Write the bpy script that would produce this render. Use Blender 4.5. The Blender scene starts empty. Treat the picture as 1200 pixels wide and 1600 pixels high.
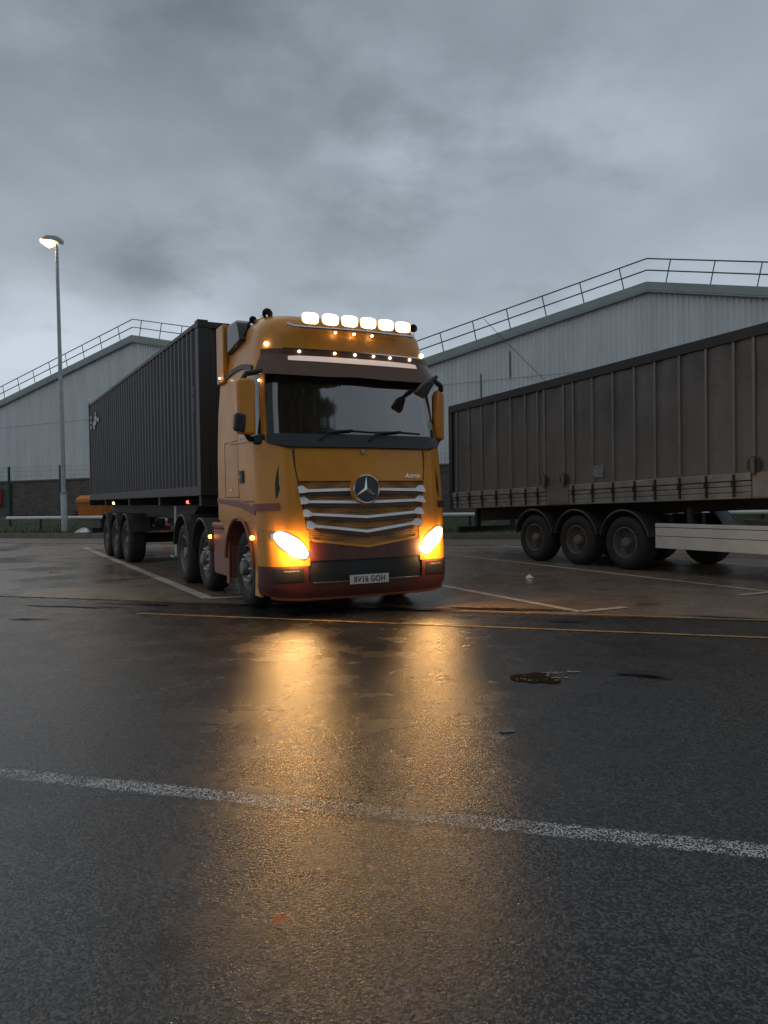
import bpy, math, random
from mathutils import Vector, Matrix
random.seed(7)
R = math.radians
S = bpy.context.scene
COL = S.collection

# ------------------------------------------------------------------ camera, sky, sun, exposure
CAM_H = 1.38
cd = bpy.data.cameras.new('camera'); cam = bpy.data.objects.new('camera', cd); COL.objects.link(cam)
cam.location = (0, 0, CAM_H)
cam.rotation_euler = (Matrix.Rotation(R(89.0), 3, 'X') @ Matrix.Rotation(-0.015, 3, 'Z')).to_euler()
cd.sensor_fit = 'VERTICAL'; cd.sensor_height = 24.0; cd.sensor_width = 24.0; cd.lens = 18.0
cd.clip_start = 0.05; cd.clip_end = 3000
S.camera = cam
S.view_settings.view_transform = 'Standard'; S.view_settings.look = 'None'
S.view_settings.exposure = 0.15; S.view_settings.gamma = 1
S.cycles.use_denoising = True
S.cycles.sample_clamp_indirect = 2.5
S.cycles.sample_clamp_direct = 8.0
S.cycles.max_bounces = 6

W = bpy.data.worlds.new('World'); S.world = W; W.use_nodes = True
nt = W.node_tree; N = nt.nodes; L = nt.links
for n in list(N): N.remove(n)
def wn(t, **k):
    n = N.new(t)
    for a, b in k.items(): setattr(n, a, b)
    return n
out = wn('ShaderNodeOutputWorld'); bg = wn('ShaderNodeBackground'); bg.inputs['Strength'].default_value = 0.1
L.new(bg.outputs[0], out.inputs[0])
sky = wn('ShaderNodeTexSky', sky_type='NISHITA', sun_disc=False, sun_elevation=R(4), sun_rotation=R(-60), air_density=2.0, dust_density=2.0)
tc = wn('ShaderNodeTexCoord'); sep = wn('ShaderNodeSeparateXYZ'); L.new(tc.outputs['Generated'], sep.inputs[0])
def mth(op, a, b=None, clamp=False):
    n = wn('ShaderNodeMath', operation=op); n.use_clamp = clamp
    for i, v in enumerate((a, b)):
        if v is None: continue
        if isinstance(v, (int, float)): n.inputs[i].default_value = v
        else: L.new(v, n.inputs[i])
    return n.outputs[0]
zz = mth('ADD', mth('MAXIMUM', sep.outputs[2], 0.0), 0.22)
comb = wn('ShaderNodeCombineXYZ')
L.new(mth('DIVIDE', sep.outputs[0], zz), comb.inputs[0]); L.new(mth('DIVIDE', sep.outputs[1], zz), comb.inputs[1])
n1 = wn('ShaderNodeTexNoise'); n1.inputs['Scale'].default_value = 1.15; n1.inputs['Detail'].default_value = 7; n1.inputs['Roughness'].default_value = 0.47; n1.inputs['Distortion'].default_value = 0.5
L.new(comb.outputs[0], n1.inputs['Vector'])
n2 = wn('ShaderNodeTexNoise'); n2.inputs['Scale'].default_value = 3.2; n2.inputs['Detail'].default_value = 6; n2.inputs['Roughness'].default_value = 0.55
L.new(comb.outputs[0], n2.inputs['Vector'])
def blob(px, py, rad, amt, stretch=1.0):
    d = Vector(((px-600)/1200, 1, (779-py)/1200)).normalized()
    v = wn('ShaderNodeVectorMath', operation='SUBTRACT'); L.new(tc.outputs['Generated'], v.inputs[0]); v.inputs[1].default_value = d
    s = wn('ShaderNodeVectorMath', operation='MULTIPLY'); L.new(v.outputs[0], s.inputs[0]); s.inputs[1].default_value = (1/stretch, 1, 1)
    l = wn('ShaderNodeVectorMath', operation='LENGTH'); L.new(s.outputs[0], l.inputs[0])
    w = mth('ADD', l.outputs['Value'], mth('MULTIPLY', mth('SUBTRACT', n2.outputs[0], 0.5), rad*1.6))
    mr = wn('ShaderNodeMapRange', interpolation_type='SMOOTHSTEP')
    L.new(w, mr.inputs[0]); mr.inputs[1].default_value = rad; mr.inputs[2].default_value = 0.0
    mr.inputs[3].default_value = 0.0; mr.inputs[4].default_value = amt
    return mr.outputs[0]
f = mth('ADD', mth('MULTIPLY', mth('SUBTRACT', n1.outputs[0], 0.5), 1.0), 0.55)
f = mth('ADD', f, mth('MULTIPLY', mth('SUBTRACT', n2.outputs[0], 0.5), 0.22))
for b in ((200, 130, 0.34, -0.36, 1.9), (620, 300, 0.15, 0.16, 1.4), (600, 30, 0.25, -0.14, 2.4), (190, 435, 0.10, -0.20, 1.3), (320, 385, 0.07, -0.24, 1.2), (245, 420, 0.06, -0.15, 1.4), (170, 245, 0.14, 0.26, 2.0),
          (700, 220, 0.22, 0.16, 2.2), (560, 330, 0.18, -0.14, 2.0), (800, 350, 0.16, -0.14, 2.4), (1120, 60, 0.12, -0.10, 1.5),
          (640, 60, 0.25, -0.10, 2.0), (120, 560, 0.22, 0.30, 1.8), (330, 470, 0.10, 0.18, 1.0), (1060, 200, 0.2, 0.10, 1.5), (940, 460, 0.14, 0.12, 2.2)):
    f = mth('ADD', f, blob(*b))
ramp = wn('ShaderNodeValToRGB'); L.new(f, ramp.inputs[0])
e = ramp.color_ramp.elements
e[0].position = -0.0; e[0].color = (.118, .145, .178, 1); e[1].position = 0.90; e[1].color = (.385, .45, .515, 1)
m_ = ramp.color_ramp.elements.new(0.5); m_.color = (.245, .287, .335, 1)
# overcast: clouds brighter low down
grad = wn('ShaderNodeMapRange'); L.new(sep.outputs[2], grad.inputs[0])
grad.inputs[1].default_value = 0.0; grad.inputs[2].default_value = 0.6; grad.inputs[3].default_value = 15.0; grad.inputs[4].default_value = 12.0
mul = wn('ShaderNodeVectorMath', operation='SCALE'); L.new(ramp.outputs[0], mul.inputs[0]); L.new(grad.outputs[0], mul.inputs['Scale'])
mix = wn('ShaderNodeMix', data_type='RGBA'); mix.inputs[0].default_value = 0.93
L.new(sky.outputs[0], mix.inputs[6]); L.new(mul.outputs[0], mix.inputs[7]); L.new(mix.outputs[2], bg.inputs[0])

sd = bpy.data.lights.new('sun', 'SUN'); sd.energy = 0.15; sd.angle = R(40); sd.color = (1, .95, .88)
so = bpy.data.objects.new('sun', sd); COL.objects.link(so); so.rotation_euler = (R(50), 0, R(-150)); so.location = (0, 0, 30)

# ------------------------------------------------------------------ helpers
def tag(o, label=None, cat=None, group=None, kind=None):
    if label: o['label'] = label
    if cat: o['category'] = cat
    if group: o['group'] = group
    if kind: o['kind'] = kind
    return o
def empty(name, loc=(0, 0, 0), rz=0, parent=None):
    o = bpy.data.objects.new(name, None); COL.objects.link(o); o.location = loc; o.rotation_euler = (0, 0, rz)
    if parent: o.parent = parent
    return o

class MB:
    def __init__(s): s.v = []; s.f = []; s.mi = []; s.cur = 0
    def add(s, vs, fs):
        n = len(s.v); s.v += [tuple(v) for v in vs]; s.f += [tuple(n+i for i in f) for f in fs]; s.mi += [s.cur]*len(fs)
    def box(s, x0, x1, y0, y1, z0, z1):
        s.add([(x0,y0,z0),(x1,y0,z0),(x1,y1,z0),(x0,y1,z0),(x0,y0,z1),(x1,y0,z1),(x1,y1,z1),(x0,y1,z1)],
              [(0,3,2,1),(4,5,6,7),(0,1,5,4),(1,2,6,5),(2,3,7,6),(3,0,4,7)]); return s
    def prism(s, pts, axis, a, b):
        # pts 2D polygon in the plane of the two other axes, extruded on axis a..b
        def mk(p, t):
            q = list(p); q.insert(axis, t); return q
        n = len(pts); vs = [mk(p, a) for p in pts]+[mk(p, b) for p in pts]
        fs = [tuple(range(n))[::-1], tuple(range(n, 2*n))]+[(i, (i+1) % n, n+(i+1) % n, n+i) for i in range(n)]
        s.add(vs, fs); return s
    def tube(s, path, r, seg=8, close=True, r2=None):
        P = [Vector(p) for p in path]; rings = []
        up = Vector((0, 0, 1))
        for i, p in enumerate(P):
            d = (P[min(i+1, len(P)-1)]-P[max(i-1, 0)]).normalized()
            a = d.cross(up)
            if a.length < 1e-3: a = d.cross(Vector((1, 0, 0)))
            a.normalize(); b = d.cross(a).normalized()
            rr = r if r2 is None else r+(r2-r)*i/(len(P)-1)
            rings.append([p+a*rr*math.cos(2*math.pi*k/seg)+b*rr*math.sin(2*math.pi*k/seg) for k in range(seg)])
        vs = [v for rg in rings for v in rg]; fs = []
        for i in range(len(P)-1):
            for k in range(seg): fs.append((i*seg+k, i*seg+(k+1) % seg, (i+1)*seg+(k+1) % seg, (i+1)*seg+k))
        if close: fs += [tuple(range(seg)), tuple(range((len(P)-1)*seg, len(P)*seg))[::-1]]
        s.add(vs, fs); return s
    def lathe(s, prof, o=(0, 0, 0), axis='X', seg=32, cap=True):
        o = Vector(o); vs = []; fs = []; n = len(prof)
        for k in range(seg):
            a = 2*math.pi*k/seg; c, d = math.cos(a), math.sin(a)
            for r, h in prof:
                if axis == 'X': vs.append(o+Vector((h, r*c, r*d)))
                elif axis == 'Y': vs.append(o+Vector((r*c, h, r*d)))
                else: vs.append(o+Vector((r*c, r*d, h)))
        for k in range(seg):
            k2 = (k+1) % seg
            for i in range(n-1): fs.append((k*n+i, k*n+i+1, k2*n+i+1, k2*n+i))
        if cap:
            fs.append(tuple(k*n for k in range(seg))); fs.append(tuple(k*n+n-1 for k in range(seg))[::-1])
        s.add(vs, fs); return s
    def build(s, name, mat, parent=None, smooth=False, bevel=0, ang=35):
        me = bpy.data.meshes.new(name); me.from_pydata(s.v, [], s.f); me.validate()
        mats = mat if isinstance(mat, (list, tuple)) else [mat]
        for m in mats: me.materials.append(m)
        if len(mats) > 1:
            for p, i in zip(me.polygons, s.mi): p.material_index = i
        import bmesh
        bm = bmesh.new(); bm.from_mesh(me); bmesh.ops.recalc_face_normals(bm, faces=bm.faces); bm.to_mesh(me); bm.free()
        if smooth:
            for p in me.polygons: p.use_smooth = True
            me.set_sharp_from_angle(angle=R(ang))
        o = bpy.data.objects.new(name, me); COL.objects.link(o)
        if parent: o.parent = parent
        if bevel:
            b = o.modifiers.new('b', 'BEVEL'); b.width = bevel; b.segments = 3; b.limit_method = 'ANGLE'; b.angle_limit = R(40)
            for p in me.polygons: p.use_smooth = True
            b.harden_normals = False
            me.set_sharp_from_angle(angle=R(50))
        return o

def sock(b, k, v): b.inputs[k].default_value = v
def mat(name, col, rough=.5, metal=0, spec=.5, var=0, vscale=3, bump=0, bscale=40, emit=None, estr=0, dirt=None, coat=0, rvar=0):
    m = bpy.data.materials.new(name); m.use_nodes = True; t = m.node_tree; b = t.nodes['Principled BSDF']
    c4 = (*col, 1); sock(b, 'Base Color', c4); sock(b, 'Roughness', rough); sock(b, 'Metallic', metal); sock(b, 'Specular IOR Level', spec)
    if coat: sock(b, 'Coat Weight', coat); sock(b, 'Coat Roughness', .08)
    if emit: sock(b, 'Emission Color', (*emit, 1)); sock(b, 'Emission Strength', estr)
    if var or bump or dirt or rvar:
        co = t.nodes.new('ShaderNodeTexCoord')
    if var or dirt:
        n = t.nodes.new('ShaderNodeTexNoise'); n.inputs['Scale'].default_value = vscale; n.inputs['Detail'].default_value = 6; n.inputs['Roughness'].default_value = .65
        t.links.new(co.outputs['Object'], n.inputs['Vector'])
        r = t.nodes.new('ShaderNodeValToRGB'); t.links.new(n.outputs[0], r.inputs[0])
        d = dirt or tuple(x*(1-var) for x in col)
        r.color_ramp.elements[0].position = .32; r.color_ramp.elements[0].color = (*d, 1)
        r.color_ramp.elements[1].position = .68; r.color_ramp.elements[1].color = (*[min(1, x*(1+var*.4)) for x in col], 1)
        t.links.new(r.outputs[0], b.inputs['Base Color'])
        if rvar:
            q = t.nodes.new('ShaderNodeMapRange'); t.links.new(n.outputs[0], q.inputs[0]); q.inputs[1].default_value = .3; q.inputs[2].default_value = .7
            q.inputs[3].default_value = rough+rvar; q.inputs[4].default_value = rough; t.links.new(q.outputs[0], b.inputs['Roughness'])
    if bump:
        n = t.nodes.new('ShaderNodeTexNoise'); n.inputs['Scale'].default_value = bscale; n.inputs['Detail'].default_value = 4
        t.links.new(co.outputs['Object'], n.inputs['Vector'])
        bp = t.nodes.new('ShaderNodeBump'); bp.inputs['Strength'].default_value = bump; bp.inputs['Distance'].default_value = .02
        t.links.new(n.outputs[0], bp.inputs['Height']); t.links.new(bp.outputs[0], b.inputs['Normal'])
    return m

M = {}
M['yellow'] = mat('yellow_paint', (.74, .285, .014), .34, coat=.2, var=.10, vscale=1.6, dirt=(.60, .23, .02), rvar=.12)
M['red'] = mat('red_paint', (.105, .020, .013), .42, coat=.2, var=.1, dirt=(.075, .020, .013), vscale=3, rvar=.1)
M['pink'] = mat('faded_red_paint', (.27, .085, .05), .45, var=.1)
M['blackp'] = mat('black_plastic', (.02, .019, .018), .5, var=.2, vscale=8)
M['gloss'] = mat('gloss_black', (.012, .011, .01), .12)
M['smoke'] = mat('smoked_acrylic', (.13, .068, .042), .28, spec=.35)
M['louvre'] = mat('louvre_bronze', (.09, .055, .038), .4, metal=.2)
M['glass'] = mat('tinted_glass', (.035, .024, .018), .04, spec=1.0)
M['glass'].node_tree.nodes['Principled BSDF'].inputs['IOR'].default_value = 1.95
M['chrome'] = mat('chrome', (.75, .72, .68), .18, metal=1)
M['silver'] = mat('silver_paint', (.84, .80, .76), .3, metal=.1, var=.15, vscale=6)
M['steel'] = mat('galvanised_steel', (.40, .41, .41), .5, metal=.5, var=.2, vscale=5)
M['rubber'] = mat('tyre_rubber', (.022, .020, .019), .75, var=.3, vscale=9, bump=.3, bscale=30)
M['rim'] = mat('wheel_steel', (.20, .18, .16), .42, metal=.5, var=.3, vscale=12)
M['rimdark'] = mat('dirty_wheel_steel', (.20, .175, .155), .55, metal=.3, var=.4, vscale=14)
M['chassis'] = mat('chassis_black', (.022, .018, .016), .6, var=.3, vscale=5)
M['fender'] = mat('fender_plastic', (.045, .038, .034), .5, var=.25, vscale=6)
M['contain'] = mat('container_paint', (.033, .032, .033), .5, var=.25, vscale=1.5, dirt=(.024, .022, .021), bump=.1, bscale=6)
M['white'] = mat('white_paint', (.72, .70, .66), .5, var=.12, vscale=4)
M['plate'] = mat('plate_white', (.62, .60, .55), .4)
M['plastic_black'] = mat('letter_black', (.01, .01, .01), .4)
M['guard'] = mat('aluminium_guard', (.66, .62, .55), .5, metal=.1, var=.14, vscale=2, rvar=.15)
M['green'] = mat('green_steel', (.012, .045, .032), .5, var=.2)
M['orange'] = mat('orange_plastic', (.55, .16, .02), .55, var=.2)
M['redpost'] = mat('red_post', (.48, .075, .035), .5, var=.2)
M['leaf'] = mat('dead_leaf', (.62, .19, .05), .5, var=.3, vscale=60)
M['fascia'] = mat('fascia_steel', (.33, .365, .335), .55, var=.15, vscale=1.2)
M['rail'] = mat('handrail_steel', (.10, .11, .115), .5, metal=.4)
M['roofsheet'] = mat('roof_sheet', (.25, .26, .26), .6, var=.2)
def emis(name, col, s, base=(.8, .8, .8)):
    return mat(name, base, .3, emit=col, estr=s)
M['head'] = emis('headlamp_lit', (1, .56, .20), 150)
M['roofl'] = emis('roof_lamp_lit', (1, .66, .30), 32)
M['bezel'] = emis('bezel_glow', (1, .52, .16), 1.3)  # warm fringe round the roof lamps, put into the ring as emission
M['mark'] = emis('marker_lit', (1, .72, .40), 9)
M['amber'] = emis('amber_marker_lit', (1, .33, .05), 7)
M['redl'] = emis('red_marker_lit', (1, .12, .06), 2.5)
M['street'] = emis('street_lamp_lit', (1, .50, .13), 9)

# ---------- grille mesh: honeycomb of yellow painted plastic with dark openings
def grille_mat():
    m = bpy.data.materials.new('grille_mesh_yellow'); m.use_nodes = True; t = m.node_tree; b = t.nodes['Principled BSDF']
    co = t.nodes.new('ShaderNodeTexCoord'); v = t.nodes.new('ShaderNodeTexVoronoi'); v.inputs['Scale'].default_value = 42; v.inputs['Randomness'].default_value = .15
    t.links.new(co.outputs['Object'], v.inputs['Vector'])
    r = t.nodes.new('ShaderNodeValToRGB'); t.links.new(v.outputs['Distance'], r.inputs[0])
    r.color_ramp.elements[0].position = .30; r.color_ramp.elements[0].color = (.045, .022, .01, 1)
    r.color_ramp.elements[1].position = .46; r.color_ramp.elements[1].color = (.38, .17, .035, 1)
    t.links.new(r.outputs[0], b.inputs['Base Color']); sock(b, 'Roughness', .45)
    bp = t.nodes.new('ShaderNodeBump'); bp.inputs['Distance'].default_value = .01; t.links.new(v.outputs['Distance'], bp.inputs['Height']); t.links.new(bp.outputs[0], b.inputs['Normal'])
    return m
M['grille'] = grille_mat()

# ---------- curtain: dusty pvc, brownish with stains
def curtain_mat():
    m = bpy.data.materials.new('curtain_pvc'); m.use_nodes = True; t = m.node_tree; b = t.nodes['Principled BSDF']
    co = t.nodes.new('ShaderNodeTexCoord')
    n = t.nodes.new('ShaderNodeTexNoise'); n.inputs['Scale'].default_value = .9; n.inputs['Detail'].default_value = 7; n.inputs['Roughness'].default_value = .65
    t.links.new(co.outputs['Object'], n.inputs['Vector'])
    r = t.nodes.new('ShaderNodeValToRGB'); t.links.new(n.outputs[0], r.inputs[0])
    r.color_ramp.elements[0].position = .34; r.color_ramp.elements[0].color = (.078, .066, .058, 1)
    r.color_ramp.elements[1].position = .66; r.color_ramp.elements[1].color = (.150, .128, .110, 1)
    # dust rising from the lower rail
    s = t.nodes.new('ShaderNodeSeparateXYZ'); t.links.new(co.outputs['Object'], s.inputs[0])
    mr = t.nodes.new('ShaderNodeMapRange'); t.links.new(s.outputs[2], mr.inputs[0]); mr.inputs[1].default_value = 3.2; mr.inputs[2].default_value = 1.4; mr.inputs[3].default_value = 0; mr.inputs[4].default_value = .55
    mx = t.nodes.new('ShaderNodeMix'); mx.data_type = 'RGBA'; t.links.new(mr.outputs[0], mx.inputs[0]); t.links.new(r.outputs[0], mx.inputs[6]); mx.inputs[7].default_value = (.22, .19, .155, 1)
    t.links.new(mx.outputs[2], b.inputs['Base Color']); sock(b, 'Roughness', .62)
    w = t.nodes.new('ShaderNodeTexNoise'); w.inputs['Scale'].default_value = 2.2; w.inputs['Detail'].default_value = 3
    mp = t.nodes.new('ShaderNodeMapping'); mp.inputs['Scale'].default_value = (1, 1, .25); t.links.new(co.outputs['Object'], mp.inputs[0]); t.links.new(mp.outputs[0], w.inputs['Vector'])
    bp = t.nodes.new('ShaderNodeBump'); bp.inputs['Strength'].default_value = .9; bp.inputs['Distance'].default_value = .07; t.links.new(w.outputs[0], bp.inputs['Height']); t.links.new(bp.outputs[0], b.inputs['Normal'])
    return m
M['curtain'] = curtain_mat()
M['strap'] = mat('curtain_strap', (.21, .18, .15), .7, var=.25, vscale=3)
M['siderail'] = mat('side_rail_alu', (.32, .285, .24), .5, metal=.2, var=.3, vscale=4)

# ---------- cladding: grey profiled steel with streaks
def clad_mat():
    m = bpy.data.materials.new('cladding'); m.use_nodes = True; t = m.node_tree; b = t.nodes['Principled BSDF']
    co = t.nodes.new('ShaderNodeTexCoord'); mp = t.nodes.new('ShaderNodeMapping'); mp.inputs['Scale'].default_value = (1.2, 1.2, .12)
    t.links.new(co.outputs['Object'], mp.inputs[0])
    n = t.nodes.new('ShaderNodeTexNoise'); n.inputs['Scale'].default_value = 1.5; n.inputs['Detail'].default_value = 7; n.inputs['Roughness'].default_value = .7
    t.links.new(mp.outputs[0], n.inputs['Vector'])
    r = t.nodes.new('ShaderNodeValToRGB'); t.links.new(n.outputs[0], r.inputs[0])
    r.color_ramp.elements[0].position = .3; r.color_ramp.elements[0].color = (.56, .57, .56, 1)
    r.color_ramp.elements[1].position = .7; r.color_ramp.elements[1].color = (.74, .75, .74, 1)
    t.links.new(r.outputs[0], b.inputs['Base Color']); sock(b, 'Roughness', .55); return m
M['clad'] = clad_mat()

def brick_mat():
    m = bpy.data.materials.new('dado_blockwork'); m.use_nodes = True; t = m.node_tree; b = t.nodes['Principled BSDF']
    co = t.nodes.new('ShaderNodeTexCoord'); mp = t.nodes.new('ShaderNodeMapping'); mp.inputs['Rotation'].default_value = (R(90), 0, 0)
    t.links.new(co.outputs['Object'], mp.inputs[0])
    br = t.nodes.new('ShaderNodeTexBrick'); br.inputs['Scale'].default_value = 1.0; br.inputs['Brick Width'].default_value = .45; br.inputs['Row Height'].default_value = .22; br.inputs['Mortar Size'].default_value = .012
    br.inputs['Color1'].default_value = (.13, .10, .085, 1); br.inputs['Color2'].default_value = (.075, .06, .055, 1); br.inputs['Mortar'].default_value = (.12, .11, .10, 1)
    t.links.new(mp.outputs[0], br.inputs['Vector']); t.links.new(br.outputs[0], b.inputs['Base Color']); sock(b, 'Roughness', .85); return m
M['brick'] = brick_mat()

# ---------- wet asphalt / concrete / road paint
def asphalt_mat(name='wet_asphalt', paint=None, wear=.5, concrete=False, ragged=False):
    m = bpy.data.materials.new(name); m.use_nodes = True; t = m.node_tree; b = t.nodes['Principled BSDF']; nn = t.nodes; ln = t.links
    geo = nn.new('ShaderNodeNewGeometry'); P = geo.outputs['Position']
    def noise(sc, det=5, ro=.6):
        n = nn.new('ShaderNodeTexNoise'); n.inputs['Scale'].default_value = sc; n.inputs['Detail'].default_value = det; n.inputs['Roughness'].default_value = ro
        ln.new(P, n.inputs['Vector']); return n.outputs[0]
    def rng(v, a, b_, c, d, smooth=False):
        q = nn.new('ShaderNodeMapRange'); ln.new(v, q.inputs[0])
        for i, x in enumerate((a, b_, c, d)): q.inputs[i+1].default_value = x
        return q.outputs[0]
    def ramp(v, p0, c0, p1, c1):
        r = nn.new('ShaderNodeValToRGB'); ln.new(v, r.inputs[0]); r.color_ramp.elements[0].position = p0; r.color_ramp.elements[0].color = (*c0, 1)
        r.color_ramp.elements[1].position = p1; r.color_ramp.elements[1].color = (*c1, 1); return r.outputs[0]
    vo = nn.new('ShaderNodeTexVoronoi'); vo.inputs['Scale'].default_value = 34 if concrete else 115; ln.new(P, vo.inputs['Vector'])
    vo2 = nn.new('ShaderNodeTexVoronoi'); vo2.inputs['Scale'].default_value = 210; ln.new(P, vo2.inputs['Vector'])
    big = noise(.45, 6, .6); mid = noise(2.3, 6, .65); fine = noise(70, 3, .6)
    if concrete:
        c = ramp(mid, .28, (.15, .105, .074), .72, (.29, .212, .155))
        wet = rng(big, .42, .60, .42, .14)
    else:
        def near(x, y, rad):
            d = nn.new('ShaderNodeVectorMath'); d.operation = 'DISTANCE'; ln.new(P, d.inputs[0]); d.inputs[1].default_value = (x, y, 0)
            q = nn.new('ShaderNodeMath'); q.operation = 'MULTIPLY_ADD'; ln.new(mid, q.inputs[0]); q.inputs[1].default_value = rad; ln.new(d.outputs['Value'], q.inputs[2])
            return rng(q.outputs[0], rad*.45, rad*1.35, 1, 0)
        st = nn.new('ShaderNodeSeparateColor'); ln.new(vo.outputs['Color'], st.inputs[0])
        c = ramp(st.outputs[0], .35, (.009, .009, .010), .99, (.105, .098, .090))
        wet = rng(big, .38, .62, .24, .13)
        wm = nn.new('ShaderNodeMath'); wm.operation = 'MULTIPLY_ADD'; ln.new(rng(mid, .42, .66, 0, 1), wm.inputs[0]); wm.inputs[1].default_value = .14; ln.new(wet, wm.inputs[2]); wet = wm.outputs[0]
    mxc = nn.new('ShaderNodeMix'); mxc.data_type = 'RGBA'; mxc.blend_type = 'MULTIPLY'; mxc.inputs[0].default_value = 1
    ln.new(c, mxc.inputs[6]); ln.new(ramp(big, .35, (.62, .6, .58), .62, (1, 1, 1)), mxc.inputs[7])
    colr = mxc.outputs[2]
    if not concrete:
        for (x, y, rad, cc) in ((-.66, 2.36, .17, (.12, .11, .10)), (-.81, 2.76, .16, (1.25, 1.35, 1.45)), (-3.6, 7.4, 1.3, (.6, .6, .6)), (2.3, 6.6, 1.0, (.55, .55, .55)), (-1.2, 7.9, 1.6, (.5, .48, .46)), (.1, 6.9, .8, (.6, .58, .56))):
            mq = nn.new('ShaderNodeMix'); mq.data_type = 'RGBA'; mq.blend_type = 'MULTIPLY'; ln.new(near(x, y, rad), mq.inputs[0]); ln.new(colr, mq.inputs[6]); mq.inputs[7].default_value = (*cc, 1); colr = mq.outputs[2]
    ln.new(colr, b.inputs['Base Color']); ln.new(wet, b.inputs['Roughness']); sock(b, 'Specular IOR Level', .5 if concrete else .33)
    a1 = nn.new('ShaderNodeMath'); a1.operation = 'MULTIPLY_ADD'; ln.new(vo.outputs['Distance'], a1.inputs[0]); a1.inputs[1].default_value = -.85
    a2 = nn.new('ShaderNodeMath'); a2.operation = 'MULTIPLY_ADD'; ln.new(vo2.outputs['Distance'], a2.inputs[0]); a2.inputs[1].default_value = -.45; ln.new(fine, a2.inputs[2]); ln.new(a2.outputs[0], a1.inputs[2])
    bp = nn.new('ShaderNodeBump'); bp.inputs['Strength'].default_value = .18 if concrete else 1.0; bp.inputs['Distance'].default_value = .004 if concrete else .0017
    lo = nn.new('ShaderNodeMath'); lo.operation = 'MULTIPLY_ADD'; ln.new(noise(14, 4, .7), lo.inputs[0]); lo.inputs[1].default_value = 1.2 if not concrete else 1.0; ln.new(a1.outputs[0], lo.inputs[2]); a1 = lo
    ln.new(a1.outputs[0], bp.inputs['Height']); ln.new(bp.outputs[0], b.inputs['Normal'])
    bp2 = None
    if paint:
        wr = noise(9, 6, .75)
        g = nn.new('ShaderNodeMath'); g.operation = 'MULTIPLY_ADD'; ln.new(vo.outputs['Distance'], g.inputs[0]); g.inputs[1].default_value = .55; ln.new(wr, g.inputs[2])
        h = nn.new('ShaderNodeMath'); h.operation = 'MULTIPLY_ADD'; ln.new(noise(.55, 3), h.inputs[0]); h.inputs[1].default_value = .9; ln.new(g.outputs[0], h.inputs[2])
        msk = rng(h.outputs[0], wear+.55, wear+.75, 1, 0)
        if ragged:
            def dot(v):
                d = nn.new('ShaderNodeVectorMath'); d.operation = 'DOT_PRODUCT'; ln.new(P, d.inputs[0]); d.inputs[1].default_value = v; return d.outputs['Value']
            def mt(op, *a):
                q = nn.new('ShaderNodeMath'); q.operation = op
                for i, v in enumerate(a):
                    if isinstance(v, (int, float)): q.inputs[i].default_value = v
                    else: ln.new(v, q.inputs[i])
                return q.outputs[0]
            ra = (math.cos(-R(18.3)), math.sin(-R(18.3)), 0); rb = (-ra[1], ra[0], 0)
            cr = mt('ABSOLUTE', mt('SUBTRACT', mt('SUBTRACT', dot(rb), mt('MULTIPLY', dot(ra), .039)), 3.221))
            ed = rng(mt('ADD', cr, mt('MULTIPLY', mt('SUBTRACT', noise(26, 4, .7), .5), .10)), .055, .076, 1, 0)
            fade = mt('SUBTRACT', 1.0, mt('MULTIPLY', .35, rng(mt('ABSOLUTE', mt('SUBTRACT', dot(ra), -1.05)), .75, .25, 0, 1)))
            vg = rng(vo.outputs['Distance'], .38, .62, 1, .15)
            msk = mt('MULTIPLY', mt('MULTIPLY', mt('MULTIPLY', msk, ed), fade), vg)
        m2 = nn.new('ShaderNodeMix'); m2.data_type = 'RGBA'; ln.new(msk, m2.inputs[0]); ln.new(colr, m2.inputs[6]); m2.inputs[7].default_value = (*paint, 1)
        ln.new(m2.outputs[2], b.inputs['Base Color'])
        if ragged: ln.new(msk, b.inputs['Alpha'])
    return m
M['asphalt'] = asphalt_mat()
M['concrete'] = asphalt_mat('wet_concrete', concrete=True)
M['line'] = asphalt_mat('worn_white_line', (.62, .62, .60), .60, ragged=True)
M['bayline'] = asphalt_mat('bay_line', (.58, .50, .41), .85, concrete=True)
M['yline'] = asphalt_mat('worn_yellow_line', (.50, .30, .11), .75)
M['kerb'] = mat('kerb_stone', (.17, .15, .115), .55, var=.3, vscale=2.5)
M['pave'] = mat('pavement', (.12, .085, .062), .45, var=.25, vscale=1.2)
M['grass'] = mat('grass_ground', (.035, .050, .014), .9, var=.5, vscale=1.4, bump=.6, bscale=9)
M['water'] = mat('standing_water', (.012, .011, .010), .06)
M['oil'] = mat('dark_damp_tar', (.010, .009, .008), .22, bump=.3, bscale=50)

def text(name, s, size, parent, m, loc, rot, ext=.003, shear=0, bold=0, wscale=1, spacing=1):
    c = bpy.data.curves.new(name, 'FONT'); c.body = s; c.size = size; c.extrude = ext; c.shear = shear; c.offset = bold
    c.align_x = 'CENTER'; c.align_y = 'CENTER'; c.space_character = spacing
    o = bpy.data.objects.new(name, c); COL.objects.link(o)
    dg = bpy.context.evaluated_depsgraph_get(); me = bpy.data.meshes.new_from_object(o.evaluated_get(dg)); me.name = name
    bpy.data.objects.remove(o); me.materials.clear(); me.materials.append(m)
    q = bpy.data.objects.new(name, me); COL.objects.link(q)
    if parent: q.parent = parent
    q.location = loc; q.rotation_euler = rot; q.scale = (wscale, 1, 1); return q

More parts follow.
